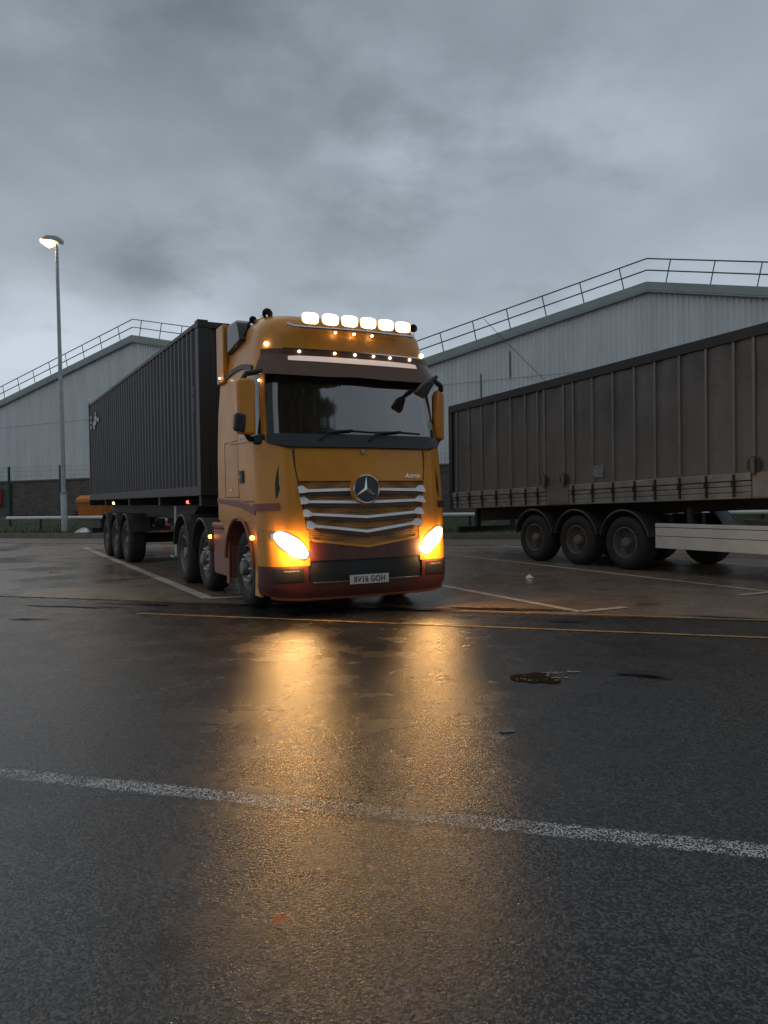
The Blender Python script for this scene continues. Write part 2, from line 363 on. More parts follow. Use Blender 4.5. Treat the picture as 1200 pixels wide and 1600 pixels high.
# ------------------------------------------------------------------ ground, laid out along the access road
A = -R(18.3)                       # road direction
RA = Vector((math.cos(A), math.sin(A), 0)); RB = Vector((-math.sin(A), math.cos(A), 0))
def rp(a, c, z=0): v = RA*a+RB*c; return (v.x, v.y, z)
def strip(name, a0, a1, c0, c1, z, m, kind='structure', thick=0, wob=0, label=None, z2=None):
    mb = MB(); n = 60 if wob else 2; vs = []; z2 = z if z2 is None else z2
    for i in range(n+1):
        a = a0+(a1-a0)*i/n
        w = wob*(math.sin(a*1.3)+.6*math.sin(a*3.1+1)+.4*math.sin(a*7.7)) if wob else 0
        vs += [rp(a, c0+w, z), rp(a, c1, z2)]
    mb.add(vs, [(2*i, 2*i+2, 2*i+3, 2*i+1) for i in range(n)])
    if thick:
        mb.add([rp(a0, c0, z-thick), rp(a1, c0, z-thick), rp(a1, c0, z), rp(a0, c0, z)], [(0, 1, 2, 3)])
    o = mb.build(name, m); tag(o, label, kind=kind); return o
strip('ground', -600, 600, -600, 600, 0, M['asphalt'])
strip('concrete_bay_paving', -60, 60, 9.05, 21.6, .004, M['concrete'], wob=.03)
strip('pavement', -60, 60, 21.68, 24.7, .012, M['pave'], thick=.012)
def cracks(name, pts, w, m):
    mb = MB()
    for i in range(len(pts)-1):
        p, q = Vector(pts[i]), Vector(pts[i+1]); d = (q-p).normalized(); n = Vector((-d.y, d.x, 0))*w/2
        mb.add([p-n, q-n, q+n, p+n], [(0, 1, 2, 3)])
    return mb.build(name, m)
kb = MB()
for i in range(-40, 40):
    a0, a1 = i*.92+.006, (i+1)*.92-.006
    p = [rp(a0, 24.7), rp(a1, 24.7), rp(a1, 24.86), rp(a0, 24.86)]
    z = .19+random.uniform(-.006, .006)
    kb.add([(x, y, 0) for x, y, _ in p]+[(x, y, z) for x, y, _ in p], [(0, 1, 5, 4), (1, 2, 6, 5), (2, 3, 7, 6), (3, 0, 4, 7), (4, 5, 6, 7)])
tag(kb.build('kerb', M['kerb']), kind='structure')
# grass bank, rising to the yard by the sheds
gb = MB(); cs = [(24.86, .17), (26, .24), (27.5, .34), (29.5, .60), (30.5, .66)]
nx = 90; vs = []
for i in range(nx+1):
    a = -45+90*i/nx
    for j, (c, z) in enumerate(cs): vs.append(rp(a, c, z+(random.uniform(-.03, .03) if 0 < j < 4 else 0)))
gb.add(vs, [(i*5+j, (i+1)*5+j, (i+1)*5+j+1, i*5+j+1) for i in range(nx) for j in range(4)])
tag(gb.build('grass_bank', M['grass'], smooth=True), kind='structure')
strip('yard', -90, 60, 30.5, 90, .66, M['asphalt'])
gt = MB(); gm = mat('grass_blades', (.045, .065, .016), .7, var=.5, vscale=.8)
for i in range(9000):
    a = random.uniform(-30, 12); c = random.choice([random.uniform(24.9, 29.5), random.uniform(24.9, 26)])
    z = .17+(c-24.86)*.07 if c < 27.5 else .34+(c-27.5)*.13
    x, y, _ = rp(a, c); h = random.uniform(.05, .15)*(1.5 if random.random() < .1 else 1); t = random.uniform(0, 6.28); w = .012; l = random.uniform(-.05, .05)
    gt.add([(x-w*math.cos(t), y-w*math.sin(t), z-.02), (x+w*math.cos(t), y+w*math.sin(t), z-.02), (x+l, y+l*.5, z+h)], [(0, 1, 2)])
tag(gt.build('grass', gm), 'rough green grass along the verge behind the kerb', 'grass', kind='stuff')

def line(name, p, q, w, m, z=.008, n=1):
    p, q = Vector((*p, z)), Vector((*q, z)); d = (q-p).normalized(); nn_ = Vector((-d.y, d.x, 0))*w/2
    mb = MB(); k = max(2, int((q-p).length/.25)); vs = []
    for i in range(k+1):
        c = p+(q-p)*i/k; j1 = 1+random.uniform(-.05, .05); j2 = 1+random.uniform(-.05, .05)
        vs += [c-nn_*j1, c+nn_*j2]
    mb.add(vs, [(2*i, 2*i+2, 2*i+3, 2*i+1) for i in range(k)])
    return tag(mb.build(name, m), kind='structure')
def bayline(name, parts, w=.12):
    mb = MB()
    for j, (p, q) in enumerate(parts):
        p, q = Vector((*p, .009+.003*j)), Vector((*q, .009+.003*j)); d = (q-p).normalized(); nn_ = Vector((-d.y, d.x, 0))*w/2
        mb.add([p-nn_, q-nn_, q+nn_, p+nn_], [(0, 1, 2, 3)])
    return tag(mb.build(name, M['bayline']), kind='structure')
line('road_line_marking', rp(-14, 2.675)[:2], rp(14, 3.767)[:2], .24, M['line'], .001)
line('yellow_line_marking', rp(-5.9, 8.05)[:2], rp(22, 8.03)[:2], .07, M['yline'], .006)
line('yellow_edge_marking', rp(-14, 9.12)[:2], rp(22, 9.13)[:2], .05, M['yline'], .010)
bayline('bay_line_marking', [((-9.27, 23.7), (-2.50, 10.84)), ((-2.50, 10.84), (-1.9, 10.94))], .17)
bayline('bay_line_marking', [((-3.6, 21.2), (2.305, 9.07)), ((2.305, 9.07), (2.93, 9.36))], .12)
bayline('bay_line_marking', [((-.6, 23.1), (6.05, 9.2)), ((4.75, 10.30), (5.5, 10.68))], .11)
bayline('bay_line_marking', [((2.6, 23.2), (9.5, 9.6))], .11)
bayline('bay_line_marking', [((-4.95, 13.86), (-4.37, 14.15))], .07)

# irregular wet or broken spots in the road surface
def spot(name, cx, cy, rx, ry, m, z, seed, rot=A, rag=.35, n=40, kind='structure'):
    rnd = random.Random(seed); ph = [rnd.uniform(0, 6.28) for _ in range(6)]; mb = MB(); vs = [(cx, cy, z)]
    for i in range(n):
        t = 2*math.pi*i/n; r = 1+rag*sum(math.sin((k+2)*t+ph[k])/(k+1.5) for k in range(6))
        x, y = rx*r*math.cos(t), ry*r*math.sin(t)
        vs.append((cx+x*math.cos(rot)-y*math.sin(rot), cy+x*math.sin(rot)+y*math.cos(rot), z))
    mb.add(vs, [(0, 1+i, 1+(i+1) % n) for i in range(n)])
    return tag(mb.build(name, m), kind=kind)
spot('pothole_surface', 1.13, 5.80, .15, .20, mat('pothole_black', (.006, .005, .004), .9, spec=.05), .005, 3, rag=.3)
rr = random.Random(5); wp = MB()
for q in range(55):
    cl = rr.choice([(1.02, 5.72, .07, .05), (1.30, 5.80, .10, .07), (1.30, 5.95, .08, .03), (1.45, 5.97, .04, .015), (1.4, 5.55, .5, .4)])
    cx, cy = cl[0]+rr.gauss(0, 1)*cl[2]*.6, cl[1]+rr.gauss(0, 1)*cl[3]*.6; sz = rr.uniform(.003, .013) if cl[2] < .4 else rr.uniform(.002, .006)
    n = 7; vs = [(cx+sz*(1+rr.uniform(-.5, .5))*math.cos(6.28*i/n)*1.6, cy+sz*(1+rr.uniform(-.5, .5))*math.sin(6.28*i/n), .006+.00005*q) for i in range(n)]
    wp.add(vs, [tuple(range(n))])
tag(wp.build('paint_flecks_marking', mat('fleck_white', (.30, .28, .26), .6, var=.3, vscale=40)), kind='structure')
for i, (cx, cy, rx, ry, mm) in enumerate(((-4.2, 10.25, .75, .07, 'oil'), (-3.35, 10.35, .5, .05, 'oil'), (-4.3, 9.2, .22, .06, 'oil'), (1.35, 9.35, .7, .07, 'water'),
        (3.75, 8.55, .55, .06, 'water'), (-.35, 9.7, 1.1, .10, 'oil'), (2.0, 8.4, .3, .025, 'oil'), (1.95, 5.85, .22, .05, 'oil'), (-6.6, 15.3, .12, .06, 'oil'), (-6.2, 9.7, .5, .03, 'oil'),
        (-8.6, 22.5, .5, .04, 'oil'), (3.25, 9.55, .16, .03, 'oil'))):
    spot('damp_patch_surface', cx, cy, rx, ry, M[mm], .014+.001*i, 20+i, rag=.5)
spot('worn_patch_surface', .70, 4.50, .045, .05, mat('smooth_repair', (.05, .06, .068), .25), .006, 90, rag=.25)

# small things lying on the ground
lf = MB()
pts = [(0, -.035), (.018, -.02), (.04, -.022), (.026, 0), (.045, .022), (.015, .02), (0, .045), (-.014, .02), (-.04, .026), (-.024, 0), (-.042, -.022), (-.016, -.018)]
vs = [(x, y, .004+.014*math.sin(8*x+9*y+1)+.012) for x, y in pts]; lf.add([(0, 0, .022)]+vs, [(0, 1+i, 1+(i+1) % 12) for i in range(12)])
lo = lf.build('dead_leaf', M['leaf']); lo.location = (-.355, 2.45, .003); lo.rotation_euler = (0, 0, .5); lo.scale = (.8, .8, 1)
tag(lo, 'small orange dead leaf lying on the wet asphalt in the foreground', 'leaf')
lt = MB(); lt.add([(-.07, -.04, 0), (.06, -.05, .01), (.08, .03, 0), (-.05, .05, .02), (0, 0, .07)], [(0, 1, 4), (1, 2, 4), (2, 3, 4), (3, 0, 4), (3, 2, 1, 0)])
o = lt.build('litter_scrap', M['white']); o.location = (2.43, 12.9, .006); tag(o, 'scrap of white paper lying on the empty bay right of the lit truck', 'litter')
lt = MB(); lt.add([(-.3, -.1, 0), (.25, -.15, 0), (.3, .15, 0), (-.2, .2, 0), (0, 0, .2), (.15, .05, .17)], [(0, 1, 5, 4), (1, 2, 5), (2, 3, 4, 5), (3, 0, 4), (3, 2, 1, 0)])
o = lt.build('plastic_bag', M['white']); o.location = (-12.0, 30.5, .22); tag(o, 'crumpled white bag on the grass verge behind the container trailer', 'litter')

# ------------------------------------------------------------------ sheds behind
E = Vector((.863, -.504, 0)).normalized(); EN = Vector((.504, .863, 0)).normalized(); W0 = Vector((-22.1, 50, 0))
angE = math.atan2(E.y, E.x)
def shed(label, t0, t1, ta, za, p, tl):
    """gable wall from t0 to t1 along E, apex ta/za, pitch p; local x = along E, y = away"""
    root = empty('warehouse', tuple(W0), angE); tag(root, label, 'warehouse', 'grey clad warehouse sheds')
    H = lambda t: za-.33-p*abs(t-ta)
    zb = 2.95
    mb = MB(); pitch = .2; t = t0; pts = []
    while t < t1-.001:
        pts += [(t, 0), (t+.07, 0), (t+.10, -.035), (t+.17, -.035)]; t += pitch
    pts.append((t1, 0)); vs = []
    for (x, y) in pts: vs += [(x, y, zb), (x, y, H(x))]
    mb.add(vs, [(2*i, 2*i+2, 2*i+3, 2*i+1) for i in range(len(pts)-1)])
    mb.build('gable_cladding', M['clad'], root)
    # horizontal sheet lap
    lap = MB(); lz = 6.55; lap.box(t0, t1, -.043, -.036, lz, lz+.03); lap.build('sheet_lap', M['steel'], root)
    d = MB(); d.box(t0, t1, -.02, .25, .5, zb-.09); d.build('dado_wall', M['brick'], root)
    d = MB(); d.box(t0, t1, -.10, .05, zb-.088, zb); d.build('drip_flashing', M['rail'], root)
    # verge fascia, two runs
    for (a, b) in ((t0, ta), (ta, t1)):
        f = MB(); f.add([(a, -.22, H(a)+.0), (b, -.22, H(b)+.0), (b, -.22, H(b)+.33), (a, -.22, H(a)+.33), (a, .1, H(a)), (b, .1, H(b)), (b, .1, H(b)+.36), (a, .1, H(a)+.36)],
                        [(0, 1, 2, 3), (4, 5, 6, 7), (0, 1, 5, 4), (2, 3, 7, 6), (0, 3, 7, 4), (1, 2, 6, 5)])
        f.add([(a, -.225, H(a)-.07), (b, -.225, H(b)-.07), (b, -.225, H(b)-.012), (a, -.225, H(a)-.012), (a, -.05, H(a)-.07), (b, -.05, H(b)-.07), (b, -.05, H(b)-.012), (a, -.05, H(a)-.012)],
                        [(0, 1, 2, 3), (4, 5, 6, 7), (0, 1, 5, 4), (2, 3, 7, 6), (0, 3, 7, 4), (1, 2, 6, 5)])
        f.build('fascia', M['fascia'], root)
        r = MB(); r.add([(a, .11, H(a)+.30), (b, .11, H(b)+.30), (b, 45, H(b)+.30), (a, 45, H(a)+.30)], [(0, 1, 2, 3)]); r.build('roof', M['roofsheet'], root)
    # side + back walls
    for (q0, q1, tt) in ((t0, t0+.1, t0), (t1-.1, t1, t1)):
        s = MB(); s.box(q0, q1, .26, 45, .5, H(tt)-.02); s.build('side_wall', M['clad'], root)
    # handrail along the verge
    def V(t, h, y=-.1):
        s = -1 if t < ta else 1
        ln = math.hypot(1, p); k = 1.0
        return (t+s*p*h/ln*k, y, H(t)+.33+h/ln)
    for hgt in (.92, .47):
        g = MB(); off = p*hgt/math.hypot(1, p)
        top = (ta, -.1, H(ta)+.33+hgt/math.hypot(1, p)+p*off*0+off*p)
        g.tube([V(t0, hgt), top, V(t1, hgt)], .028, 6); g.build('handrail', M['rail'], root)
    t = tl
    while t < t1:
        if t > t0 and abs(t-ta) > .15:
            g = MB(); g.tube([V(t, -.05), V(t, .93)], .024, 6); g.build('handrail_post', M['rail'], root)
        t += 1.62
    return root, H
rootR, HR = shed('grey profiled steel gable shed with roof handrail behind the curtain trailer', 26.3, 52, 37.95, 9.85, .2, 28.95)
# right shed: a dark streak, a vent strip and a slack cable
cb = MB(); cb.tube([(31.0, -.25, HR(31.0)+1.15), (31.8, -.27, HR(31.8)+.1), (33.9, -.25, 6.15)], .012, 5); cb.build('slack_cable', M['rail'], rootR)
for (t, z0, z1) in ((30.72, 4.5, 6.9), (32.1, 6.6, 7.75)):
    g = MB(); g.box(t, t+.05, -.05, -.037, z0, z1); g.build('joint_strip', M['rail'], rootR)
rootL, HL = shed('pale grey gable shed with brick base and roof handrail behind the lamp post', -30, 26.2, 8.65, 11.25, .224, -7.0)
def wall_item(name, m, t, z, w, h, d, lab, cat, bev=.03):
    p = W0+E*t-EN*(.02+d/2+.03); b = MB(); b.box(-w/2, w/2, -d/2, d/2, 0, h)
    o = b.build(name, m, bevel=bev); o.location = (p.x, p.y, z); o.rotation_euler = (0, 0, angE); tag(o, lab, cat); return o
hc = wall_item('hose_cabinet', M['redpost'], -4.85, 1.35, 1.0, 1.1, .3, 'small red cabinet fixed to the brick base of the left shed', 'cabinet')
wall_item('green_door', M['green'], -3.6, .66, .5, 2.1, .12, 'narrow dark green door in the brick base of the left shed', 'door')
# pallets and scrap by the dado
pl = empty('pallet_stack', (-16.2, 43.2, .66), angE+.1); tag(pl, 'low stack of weathered pallets lying in front of the left shed', 'pallets')
wood = mat('weathered_wood', (.17, .14, .10), .8, var=.3, vscale=4)
for k in range(2):
    b = MB()
    for j in range(6): b.box(-1.3, 1.3, -.6+.22*j, -.46+.22*j, .12+.15*k, .145+.15*k)
    for j in (-1.25, -.05, 1.15): b.box(j, j+.1, -.6, .64, .02+.15*k, .118+.15*k)
    b.build('pallet', wood, pl)
# orange grit hopper behind the trailer
gh = empty('grit_bin', (-13.75, 36.6, .64), -.2); tag(gh, 'orange grit bin with sloped lid behind the container trailer', 'bin')
b = MB(); b.prism([(-.45, 0), (.45, 0), (.55, .75), (-.55, .75)], 0, -.62, .62); b.build('bin_body', M['orange'], gh, bevel=.03)
b = MB(); b.prism([(-.60, .755), (.60, .755), (.45, .95), (-.20, 1.10), (-.55, .95)], 0, -.68, .68); b.build('lid', M['orange'], gh, bevel=.03)

# pipe barrier along the verge
bar = empty('pipe_barrier', rp(0, 26.5, .25), A); tag(bar, 'low white pipe barrier running along the grass verge', 'barrier')
b = MB(); b.tube([(-26, 0, .53), (-10, 0, .53), (18, 0, .53)], .068, 10); b.build('pipe', M['white'], bar, smooth=True)
for i in range(-8, 6):
    b = MB(); b.tube([(i*3.1+.6, 0, -.1), (i*3.1+.6, 0, .47)], .05, 8); b.build('post', M['chassis'], bar, smooth=True)
# welded mesh fence
fe = empty('mesh_fence', rp(0, 27.8, .36), A); tag(fe, 'tall dark green welded mesh fence behind the pipe barrier', 'fence')
for i in range(-10, 8):
    x = -21.4+2.85*(i+1); b = MB(); b.box(x-.04, x+.04, -.04, .04, -.1, 2.72); b.build('post', M['green'], fe)
wi = MB()
for k in range(14): wi.box(-30, 18, -.044, -.040, .08+.2*k, .086+.2*k)
x = -30
while x < 18:
    wi.box(x, x+.004, -.048, -.0445, .05, 2.66); x += .1
tag(wi.build('wire_mesh', M['green'], fe))
# lamp post
lp = empty('street_lamp', (-13.15, 31.6, .2)); tag(lp, 'tall grey lamp post with a lit amber lantern beside the left shed', 'street lamp')
lp.rotation_euler = (0, R(-.35), 0)
b = MB(); b.lathe([(.13, -.1), (.13, 1.55), (.10, 1.62)], axis='Z', seg=16); b.build('base_column', M['steel'], lp, smooth=True)
b = MB(); b.lathe([(.135, 0), (.145, .02), (.145, .06), (.1, .07)], (0, 0, 1.56), axis='Z', seg=16); b.build('collar', M['steel'], lp, smooth=True)
b = MB(); b.lathe([(.092, 1.6), (.088, 4), (.062, 11.65)], axis='Z', seg=14); b.build('pole', M['steel'], lp, smooth=True)
b = MB(); b.tube([(0, 0, 11.6), (-.02, -.02, 11.8)], .05, 8); b.build('spigot', M['steel'], lp, smooth=True)
b = MB(); b.prism([(.22, 11.78), (.26, 11.95), (.05, 12.08), (-.35, 12.12), (-.52, 12.02), (-.52, 11.95), (-.1, 11.90)], 1, -.17, .15); h = b.build('lantern_hood', M['steel'], lp, bevel=.03)
b = MB(); b.prism([(0, 11.78), (-.04, 11.885), (-.5, 11.94), (-.62, 11.99), (-.62, 11.84), (-.36, 11.66)], 1, -.15, .13); b.build('lantern_lens', M['street'], lp, bevel=.03)
ld = bpy.data.lights.new('lantern_light', 'SPOT'); ld.energy = 900; ld.color = (1, .62, .25); ld.spot_size = R(140); ld.shadow_soft_size = .15
lo_ = bpy.data.objects.new('lantern_light', ld); COL.objects.link(lo_); lo_.parent = lp; lo_.location = (-.3, 0, 11.72)
# bollard
bo = empty('bollard', (-7.70, 27.0, .01)); tag(bo, 'red bollard at the back kerb seen under the container trailer', 'bollard')
b = MB(); b.lathe([(.13, 0), (.13, .92), (.10, .98), (.03, 1.0)], axis='Z', seg=16); b.build('post', M['redpost'], bo, smooth=True)
b = MB(); b.lathe([(.134, .72), (.134, .82)], axis='Z', seg=16); b.build('reflective_band', M['white'], bo, smooth=True)

# ------------------------------------------------------------------ wheels
def wheel(parent, x, y, side, Rr=.51, Wd=.32, style='front', rimm='rim', seg=40):
    """x = outer face of the tyre, side = +1 when that face looks to +x"""
    w = empty('wheel', (x, y, Rr), 0, parent)
    s = side; h = lambda v: -s*v
    b = MB(); prof = [(.30, .03), (.34, .004), (.42, 0), (.475, .02), (.502, .055), (.51, .09), (.51, Wd-.09), (.502, Wd-.055), (.47, Wd-.01), (.34, Wd), (.30, Wd-.03)]
    b.lathe([(r/.51*Rr, h(v)) for r, v in prof], axis='X', seg=seg, cap=False)
    # tread grooves as raised ribs
    for g in (.09, .15, .21):
        b.lathe([(Rr*1.001, h(g)), (Rr*1.012, h(g+.004)), (Rr*1.012, h(g+.036)), (Rr*1.001, h(g+.04))], axis='X', seg=seg, cap=False)
    b.build('tyre', M['rubber'], w, smooth=True)
    k = Rr/.51; b = MB()
    if style == 'front':
        prof = [(.30, .03), (.288, .028), (.275, .055), (.262, .09), (.235, .085), (.215, .055), (.20, .035), (.145, .02), (.10, .018)]
    else:
        prof = [(.30, .02), (.285, .015), (.272, .05), (.262, .16), (.24, .185), (.20, .19), (.17, .175), (.11, .17)]
    b.lathe([(r*k, h(v)) for r, v in prof], axis='X', seg=seg, cap=False)
    d0 = prof[-1][1]; b.lathe([(prof[-1][0]*k, h(d0)), (prof[-1][0]*k*.98, h(d0+.01)), (.0001, h(d0+.01))], axis='X', seg=seg, cap=False)
    b.build('rim', M[rimm], w, smooth=True)
    b = MB(); dn = d0
    for i in range(10):
        a = 2*math.pi*i/10; cy, cz = .1675*k*math.cos(a), .1675*k*math.sin(a)
        b.lathe([(.0165, 0), (.0165, h(-.03)), (.010, h(-.036))], (h(dn+.006 if style != 'front' else .028), cy, cz), axis='X', seg=6)
    b.build('wheel_nuts', M['silver'] if rimm == 'rim' else M['rimdark'], w)
    b = MB()
    for i in range(8):
        a = 2*math.pi*(i+.5)/8; rr_ = (.226 if style == 'front' else .222)*k; cy, cz = rr_*math.cos(a), rr_*math.sin(a)
        b.lathe([(.020, 0), (.020, h(-.012))], (h(.078 if style == 'front' else .19), cy, cz), axis='X', seg=12)
    b.build('hand_holes', M['plastic_black'], w)
    b = MB(); hp = [(.105, .012), (.10, -.03), (.085, -.055), (.05, -.062), (.001, -.062)] if style == 'front' else [(.11, .165), (.105, .06), (.085, .03), (.04, .022), (.001, .022)]
    b.lathe([(r*k, h(v)) for r, v in hp], axis='X', seg=24, cap=False); b.build('hub_cap', M[rimm], w, smooth=True)
    return w
def fender(parent, x0, x1, y, zc, r, a0, a1, m, t=.025, flat=None, name='mudguard'):
    b = MB(); n = 20; vs = []
    for i in range(n+1):
        a = R(a0+(a1-a0)*i/n); c, s_ = math.cos(a), math.sin(a)
        for (rr_, xx) in ((r, x0), (r+t, x0), (r+t, x1), (r, x1)): vs.append((xx, y+rr_*c, zc+rr_*s_))
    fs = []
    for i in range(n):
        for k in range(4): fs.append((i*4+k, i*4+(k+1) % 4, (i+1)*4+(k+1) % 4, (i+1)*4+k))
    fs += [(0, 1, 2, 3), (4*n, 4*n+1, 4*n+2, 4*n+3)]
    b.add(vs, fs)
    # rolled lip on both edges
    for xx in (x0, x1):
        b.tube([(xx, y+(r+t/2)*math.cos(R(a0+(a1-a0)*i/n)), zc+(r+t/2)*math.sin(R(a0+(a1-a0)*i/n))) for i in range(n+1)], .022, 6)
    return b.build(name, m, parent, smooth=True)

# ------------------------------------------------------------------ the lit tractor unit
TT = R(26.5)
T = empty('tractor_unit', (-.205, 9.35, 0), TT)
tag(T, 'yellow and red cab tractor unit with headlights and roof lamps lit', 'truck')
def interp(tab, z):
    if z <= tab[0][0]: return tab[0][1]
    for (a, x), (b, y) in zip(tab, tab[1:]):
        if z <= b: 
            t = (z-a)/(b-a); return x+(y-x)*t
    return tab[-1][1]
YF_ = [(.18, .07), (.30, .02), (.5, 0), (.8, .02), (1.2, .06), (1.62, .10), (2.0, .15), (2.4, .24), (2.85, .33), (3.1, .345), (3.3, .35), (3.48, .38), (3.58, .44), (3.65, .54), (3.70, .70), (3.73, .9)]
HW_ = [(.18, 1.19), (.35, 1.24), (1.2, 1.25), (2.1, 1.245), (2.6, 1.225), (3.0, 1.19), (3.3, 1.15), (3.5, 1.11), (3.6, 1.07), (3.68, 1.00), (3.73, .90)]
RCX, RCY, YB = .36, .34, 2.25
def P(s, z):
    sa = abs(s); sg = 1 if s >= 0 else -1; hw = interp(HW_, z); yf = interp(YF_, z)
    if sa <= 1: x = sa*(hw-RCX); y = yf+.05*sa*sa
    elif sa <= 2: a = (sa-1)*math.pi/2; x = hw-RCX+RCX*math.sin(a); y = yf+.05+RCY*(1-math.cos(a))
    else: x = hw+0.0; y = yf+.05+RCY+(sa-2)*(YB-yf-.05-RCY)
    return Vector((sg*x, y, z))
def Pn(s, z):
    e_ = 1e-3; du = P(s+e_, z)-P(s-e_, z); dv = P(s, z+e_)-P(s, z-e_); n = du.cross(dv).normalized()
    c = P(s, z); 
    if n.dot(Vector((c.x, c.y-1.5, 0))) < 0: n = -n
    return n
def s_at(x, z=1.0):     # s of a point on the front or corner at width x
    hw = interp(HW_, z); sg = 1 if x >= 0 else -1; x = abs(x)
    if x <= hw-RCX: return sg*x/(hw-RCX)
    return sg*(1+math.asin(min(1, (x-hw+RCX)/RCX))*2/math.pi)
def s_y(y, z=1.5):      # s of a point on the side at depth y
    yf = interp(YF_, z); return 2+(y-yf-.05-RCY)/(YB-yf-.05-RCY)
def fn(v): return v if callable(v) else (lambda *_: v)
def patch(name, s0, s1, z0, z1, off, m, parent, ns=12, nz=6, t=.02, smooth=True, mb=None, side=1):
    """a panel lying on the cab's skin between s0..s1 and z0..z1 (z may be functions of s)"""
    z0, z1, offf = fn(z0), fn(z1), fn(off); own = mb is None; mb = mb or MB(); outer = []; inner = []
    for i in range(ns+1):
        s = s0+(s1-s0)*i/ns
        for j in range(nz+1):
            z = z0(s)+(z1(s)-z0(s))*j/nz; n = Pn(s, z); p = P(s, z); o_ = offf(s, z) if callable(off) else off
            outer.append(p+n*o_); inner.append(p+n*(o_-t))
    k = nz+1; n_ = len(outer); fs = []
    for i in range(ns):
        for j in range(nz):
            a = i*k+j; fs.append((a, a+k, a+k+1, a+1)); fs.append((n_+a, n_+a+1, n_+a+k+1, n_+a+k))
    for i in range(ns): fs.append((i*k, n_+i*k, n_+(i+1)*k, (i+1)*k)); a = i*k+nz; fs.append((a, a+k, n_+a+k, n_+a))
    for j in range(nz): fs.append((j, j+1, n_+j+1, n_+j)); a = ns*k+j; fs.append((a, n_+a, n_+a+1, a+1))
    mb.add(outer+inner, fs)
    if own: return mb.build(name, m, parent, smooth=smooth, ang=40)
# body shell
ss = [-3, -2.75, -2.5, -2.25, -2.0]+[-2+.125*i for i in range(1, 8)]+[-1, -.75, -.5, -.25, 0]
ss = ss+[-s for s in ss[-2::-1]]
zs = [1.12, 1.3, 1.62, 1.8, 2.0, 2.2, 2.4, 2.6, 2.85, 3.0, 3.1, 3.3, 3.4, 3.48, 3.53, 3.58, 3.62, 3.65, 3.68, 3.70, 3.73]
b = MB(); vs = [P(s, z) for s in ss for z in zs]; k = len(zs)
fs = [(i*k+j, (i+1)*k+j, (i+1)*k+j+1, i*k+j+1) for i in range(len(ss)-1) for j in range(k-1)]
fs.append(tuple((len(ss)-1)*k+j for j in range(k))+tuple(j for j in range(k))[::-1])
fs.append(tuple(i*k+k-1 for i in range(len(ss)))); fs.append(tuple(i*k for i in range(len(ss))))
b.add(vs, fs); b.build('cab_body', M['yellow'], T, smooth=True, ang=45)
# roof rear box: side air deflectors rising to the back
for sx in (-1, 1):
    b = MB(); b.prism([(1.92, 3.0), (2.27, 3.0), (2.27, 3.80), (1.92, 3.79)], 0, sx*1.16, sx*1.235); b.build('side_deflector', M['yellow'], T, bevel=.02)
    b = MB(); b.prism([(1.20, 3.44), (1.86, 3.36), (1.90, 3.42), (1.90, 3.76), (1.40, 3.74), (1.30, 3.66)], 0, sx*1.0, sx*1.20); b.build('deflector_window', M['gloss'], T, bevel=.03)
    b = MB(); b.prism([(.95, 3.55), (1.9, 3.74), (2.25, 3.78), (2.25, 3.60), (.95, 3.50)], 0, sx*.3, sx*1.06); b.build('roof_deflector', M['yellow'], T, bevel=.04)
b = MB(); b.prism([(1.0, 3.60), (2.0, 3.77), (2.25, 3.77), (2.25, 3.5), (1.0, 3.5)], 0, -.31, .31); b.build('roof_deflector', M['yellow'], T, bevel=.03)
# rear gusset of the cab below the deflector
# windscreen surround, glass, cowl, visor
patch('windscreen_surround', -1.50, 1.62, lambda s: 2.02+(.0 if abs(s) < 1.15 else .12*(abs(s)-1.15)), 3.02, .006, M['gloss'], T, ns=32, nz=8)
ws = patch('windscreen', -1.34, 1.50, 2.17, 2.90, .018, M['glass'], T, ns=32, nz=8, t=.008)
patch('wiper_cowl', -1.49, 1.61, lambda s: 2.0+(.0 if abs(s) < 1.1 else .13*(abs(s)-1.1)), 2.165, lambda s, z: .03+.04*(2.165-z)/.165, M['blackp'], T, ns=28, nz=3)
patch('sun_visor', -1.60, 1.64, lambda s: 2.85+.02*s*s*.3, 3.13, lambda s, z: .05+.13*(3.16-z)/.3, M['smoke'], T, ns=32, nz=6, t=.02)
patch('visor_lip', -1.62, 1.66, 3.131, 3.20, .055, M['smoke'], T, ns=32, nz=3, t=.04)
patch('visor_trim', s_at(-.86, 3.1), s_at(.86, 3.1), lambda s: 3.045+.004*abs(s), lambda s: 3.120-.01*abs(s)**6, lambda s, z: .065+.13*(3.16-z)/.3, mat('glowing_trim_strip', (.8, .7, .64), .4, emit=(1, .72, .58), estr=.28), T, ns=20, nz=2, t=.012)  # pale trim, its reflected brightness put in as weak warm emission
# thin bright edge where roof meets visor
patch('roof_edge_trim', s_at(-.9, 3.2), s_at(.9, 3.2), 3.201, 3.212, .062, M['chrome'], T, ns=20, nz=1, t=.03)
